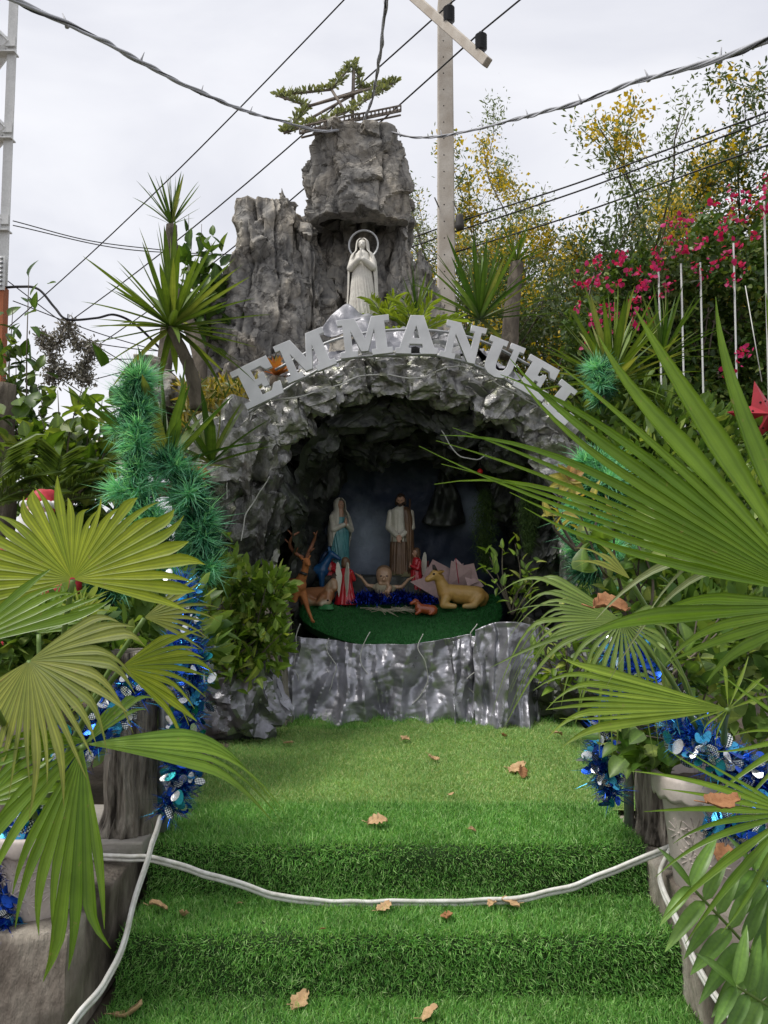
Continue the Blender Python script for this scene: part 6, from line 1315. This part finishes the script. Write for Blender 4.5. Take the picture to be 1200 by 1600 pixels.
# ================================================================== pots, tinsel, cables, fallen leaves
POT = surf('taupe_pot_plastic', (.48, .42, .39), (.56, .5, .46), 5, .55, 0, .1, 80, .002)
def pot(x, y, z, r, h, label):
    t = thing('plant_pot', label, 'pot', (x, y, z)); b = MB(); n = 96
    prof = [(0, .68), (.02, .7), (.3, .77), (.6, .85), (.86, .92), (.87, .93)]
    b.grid([[(math.cos(2 * math.pi * i / n) * r * q, math.sin(2 * math.pi * i / n) * r * q, h * zz) for i in range(n)] for zz, q in prof], True); b.f.append(tuple(range(n))[::-1]); b.m.append(0); b.build('body', POT, t)
    b = MB(); rim = [(.82, 1.01, 1), (.80, 1.06, 1), (.84, 1.085, 1), (.95, 1.09, 0), (.985, 1.06, 0), (.99, 1.0, 0), (.96, .95, 0), (.8, .9, 0)]
    b.grid([[(math.cos(a) * r * q, math.sin(a) * r * q, h * (zz - (.035 * abs(math.sin(a * 9)) if sc_ else 0))) for a in [2 * math.pi * i / n for i in range(n)]] for zz, q, sc_ in rim], True); b.build('rim', POT, t)
    b = MB(); b.grid([[(math.cos(a) * r * q, math.sin(a) * r * q, h * (.86 + .05 * (1 - q)) + .01 * noise.noise(Vector((math.cos(a) * q * 5, math.sin(a) * q * 5, x)))) for a in [2 * math.pi * i / 40 for i in range(40)]] for q in (.93, .6, .3, .02)], True); b.build('soil', SOIL, t)
    for az, zz, s in [(-130, .55, .06), (-100, .58, .075), (-70, .5, .06), (-112, .28, .075), (-85, .26, .06), (-140, .3, .05), (-55, .6, .06), (-155, .5, .06), (-40, .35, .06)]:
        a = R(az); rr = r * lerp(.68, .92, zz / .86); c = Vector((math.cos(a) * rr, math.sin(a) * rr, h * zz)); nrm = Vector((math.cos(a), math.sin(a), -.15)).normalized(); tx = Vector((-math.sin(a), math.cos(a), 0)); tz = nrm.cross(tx)
        b = MB()
        for k in range(10):
            q = 2 * math.pi * k / 10; d = tx * math.cos(q) + tz * math.sin(q); b.capsule(c + d * s * .35, .002, c + d * s * .85, .0036, 6)
        b.capsule(c, .006, c + nrm * .001, .005, 8); b.build('flower_relief', POT, t)
    return t
pot(1.235, 3.0, .372, .19, .43, 'taupe plastic pot with scalloped rim and stamped flowers on the ledge')
pot(-1.22, 2.8, .372, .165, .3, 'plain pinkish plant pot half hidden by drooping palm blades')
pot(1.85, 2.0, .372, .2, .4, 'plant pot holding the large dark fan palm on the ledge end')
# tinsel garlands
TB = [plain('blue_tinsel', (.02, .1, .58), .22, .85), plain('cyan_tinsel', (.08, .45, .75), .24, .8), plain('silver_tinsel', (.8, .82, .84), .25, .85), plain('teal_tinsel', (.02, .25, .28), .25, .85)]
def dotted():
    m, nt, b_, o_ = nodes('dotted_silver'); uv = coords(nt, 'UV'); vo = nt.nodes.new('ShaderNodeTexVoronoi'); vo.inputs['Scale'].default_value = 7; vo.inputs['Randomness'].default_value = 0; nt.links.new(uv, vo.inputs['Vector'])
    rp_ = ramp(nt, vo.outputs['Distance'], [(.32, (.75, .78, .76)), (.4, (.04, .06, .08))]); nt.links.new(rp_.outputs[0], b_.inputs['Base Color']); b_.inputs['Metallic'].default_value = .7; b_.inputs['Roughness'].default_value = .25; return m
TB.append(dotted())
SEQ = []
for m in TB:
    b = MB(); b.uv = []; n = 12
    b.v.append((0, 0, .03)); b.uv.append((.5, .5))
    for k in range(n): a = 2 * math.pi * k / n; b.v.append((math.cos(a), math.sin(a) * .62, .12 * math.cos(a) ** 2)); b.uv.append((.5 + .5 * math.cos(a), .5 + .31 * math.sin(a)))
    for k in range(n): b.f.append((0, 1 + k, 1 + (k + 1) % n)); b.m.append(0)
    o = b.build('sequin', m); SEQ.append(o.data); bpy.data.objects.remove(o)
def tinsel(label, pts, rad_, nseq, seed, size=.025):
    P = crom([at(*p) for p in pts], 16); org = P[len(P) // 2]; t = thing('tinsel_garland', label, 'tinsel', tuple(P[-1])); org = P[-1]; r = random.Random(seed); rgs = np.random.default_rng(seed)
    b = MB(); b.tube([p - org for p in P], .004, 5); b.build('core_wire', BLACKWIRE, t)
    n = len(P) * 42; idx = rgs.integers(0, len(P), n); C = np.array([tuple(p - org) for p in P])[idx] + rgs.normal(0, .006, (n, 3)); D = rgs.normal(0, 1, (n, 3))
    k = n // 2
    for q, m in ((slice(0, k * 3 // 2), TB[0]), (slice(k * 3 // 2, n), TB[1])): o = blades('foil_strips', C[q], D[q], rad_ * .95, .0045, m, seed, .1); o.parent = t
    for j in range(int(nseq * 1.7)):
        p = P[r.randrange(len(P))] - org; d = Vector((r.gauss(0, 1), r.gauss(-.5, .8), r.gauss(0, 1))).normalized(); me = SEQ[r.choices(range(5), (4, 4, 4, 2, 5))[0]]
        M = rot_to(Vector((r.gauss(0, 1), r.gauss(0, 1), r.gauss(0, 1))), d + Vector((r.gauss(0, .5), r.gauss(0, .5), r.gauss(0, .5)))); inst(me, 'sequin', xf(p + d * rad_ * r.uniform(.6, 1.05), M, size * r.uniform(.75, 1.25)), t)
tinsel('blue tinsel garland hanging from the shrub down the steel pipe', [(285, 910, 3.4), (290, 970, 3.4), (300, 1040, 3.38), (298, 1110, 3.36), (280, 1170, 3.34), (285, 1215, 3.3), (265, 1265, 3.28)], .085, 150, 3)
tinsel('blue tinsel garland looped across the top of the bark post', [(285, 1000, 3.3), (250, 1060, 3.2), (215, 1075, 3.1), (185, 1105, 3.0), (150, 1140, 2.95), (100, 1190, 2.9)], .085, 120, 4)
tinsel('blue tinsel garland wrapped round the pinkish pot', [(110, 1180, 2.85), (75, 1240, 2.8), (45, 1280, 2.75), (15, 1320, 2.72), (-10, 1380, 2.7), (10, 1440, 2.66)], .075, 130, 5)
tinsel('blue tinsel garland hanging beside the brown bark post', [(1010, 1005, 3.5), (985, 1060, 3.45), (955, 1110, 3.4), (938, 1160, 3.38), (940, 1200, 3.36), (955, 1240, 3.34)], .08, 120, 6)
tinsel('blue tinsel garland lying across the flower-stamped pot', [(950, 1020, 3.5), (1020, 1060, 3.2), (1060, 1130, 2.95), (1105, 1170, 2.8), (1160, 1210, 2.7), (1215, 1240, 2.62)], .09, 160, 7, .026)
tinsel('short blue tinsel end below the pot among dry leaves', [(1120, 1290, 2.7), (1170, 1300, 2.62), (1215, 1370, 2.55)], .06, 40, 8)
# white rope-light cables
ROPE = surf('white_rope_light', (.55, .54, .48), (.74, .74, .72), 20, .45)
def rope(label, pts, r=.0085):
    P = crom(pts, 14); P = [p + nvec(p * 9) * .006 for p in P]; t = thing('rope_light', label, 'cable', tuple(P[0]))
    for s in (-1, 1):
        b = MB(); b.tube([p - P[0] + Vector((0, -s * .002, s * r * .95)) + nvec(p * 4) * .003 for p in P], r, 8); b.build('strand', ROPE, t)
rope('white rope light sagging across the stairs between the two ledges', [at(120, 1338, 3.25), at(200, 1340, 3.18), at(240, 1342, 3.15), at(330, 1368, 3.16), at(430, 1398, 3.19), at(520, 1411, 3.2), at(600, 1411, 3.2), at(700, 1410, 3.2), at(800, 1406, 3.19), at(900, 1384, 3.18), at(980, 1352, 3.16), at(1038, 1328, 3.14), at(1085, 1310, 3.2)])
rope('white rope light dropping from the steel pipe along the stained ledge', [at(252, 1278, 3.25), at(236, 1325, 3.1), at(212, 1400, 2.95), at(195, 1470, 2.8), at(160, 1540, 2.66), at(105, 1610, 2.5), at(60, 1680, 2.4)])
rope('white rope light running down the ledge under the fern', [at(1050, 1322, 3.14), at(1032, 1368, 3.02), at(1050, 1420, 2.85), at(1080, 1490, 2.7), at(1115, 1550, 2.58), at(1160, 1615, 2.45), at(1200, 1690, 2.35)])
# fallen leaves
DRY = [surf('dry_leaf_tan', (.42, .26, .13), (.58, .4, .22), 30, .8, 0, .5, 90), surf('dry_leaf_brown', (.24, .1, .04), (.36, .18, .08), 30, .8, 0, .5, 90)]
def dryleaf(px, py, z, size, rz, k, label, group=None, loc_=None):
    b = MB(); n = 12; r = random.Random(k); rows = []
    lob = [r.uniform(.6, 1.1) for _ in range(n + 2)]
    for j in range(n + 1):
        t_ = j / n; wd = .42 * math.sin(math.pi * min(.98, t_ * .9 + .06)) ** .7 * lob[j]
        rows.append([(t_ - .5, s * wd, .16 * (s * s) + .16 * math.sin(t_ * 3 + k) + .07 * noise.noise(Vector((t_ * 4, s * 3, k)))) for s in (-1, -.5, 0, .5, 1)])
    b.grid([[Vector(p) * size for p in row] for row in rows]); p = loc_ or atz(px, py, z)
    b.tube([Vector((-.5, 0, .1)) * size, Vector((-.8, .1, .2)) * size], size * .02, 5)
    o = b.build('dry_leaf', DRY[k % 2 if k > 50 else (0 if k % 4 else 1)]); o.location = p + Vector((0, 0, .012 + size * .05)); o.rotation_euler = (r.uniform(-.5, .5), r.uniform(-.4, .4), R(rz)); mod(o, 'SOLIDIFY', thickness=.0015)
    tag(o, label, 'leaf', group)
GF = 'dry leaves fallen on the turf'
for k, (x, y, s, rz) in enumerate([(247, 1425, .075, 20), (287, 1434, .05, 100), (600, 1423, .07, 40), (698, 1437, .06, 80), (798, 1419, .07, 160), (768, 1420, .05, 60), (375, 1417, .02, 0), (505, 1457, .02, 30)]): dryleaf(x, y, .215, s, rz, k + 1, 'dry tan leaf lying on the lower stair tread', GF)
for k, (x, y, s, rz) in enumerate([(633, 1158, .085, 60), (678, 1188, .07, 10), (808, 1205, .11, 30), (815, 1212, .08, 90), (590, 1293, .09, 15), (738, 1303, .04, 20), (920, 1150, .07, 0), (788, 1152, .05, 40), (705, 1245, .03, 10), (450, 1165, .06, 0), (870, 1152, .08, 20)]): dryleaf(x, y, .41, s, rz, k + 21, 'dry brown leaf lying on the upper turf platform', GF)
for k, (x, y, s, rz) in enumerate([(200, 1587, .1, 15), (468, 1572, .085, 60), (672, 1594, .07, 20)]): dryleaf(x, y, .012, s, rz, k + 41, 'dry curled leaf lying on the turf below the bottom stair', GF)
dryleaf(0, 0, 0, .12, 10, 51, 'bright orange dead leaf caught on the drooping fan leaf', None, at(955, 962, 2.42)); dryleaf(0, 0, 0, .085, 0, 53, 'brown curled dead leaf caught on the low palm blades', None, at(1130, 1262, 1.95)); dryleaf(0, 0, 0, .08, 60, 55, 'brown dead leaf hanging against the flower-stamped pot', None, at(1130, 1345, 2.5))
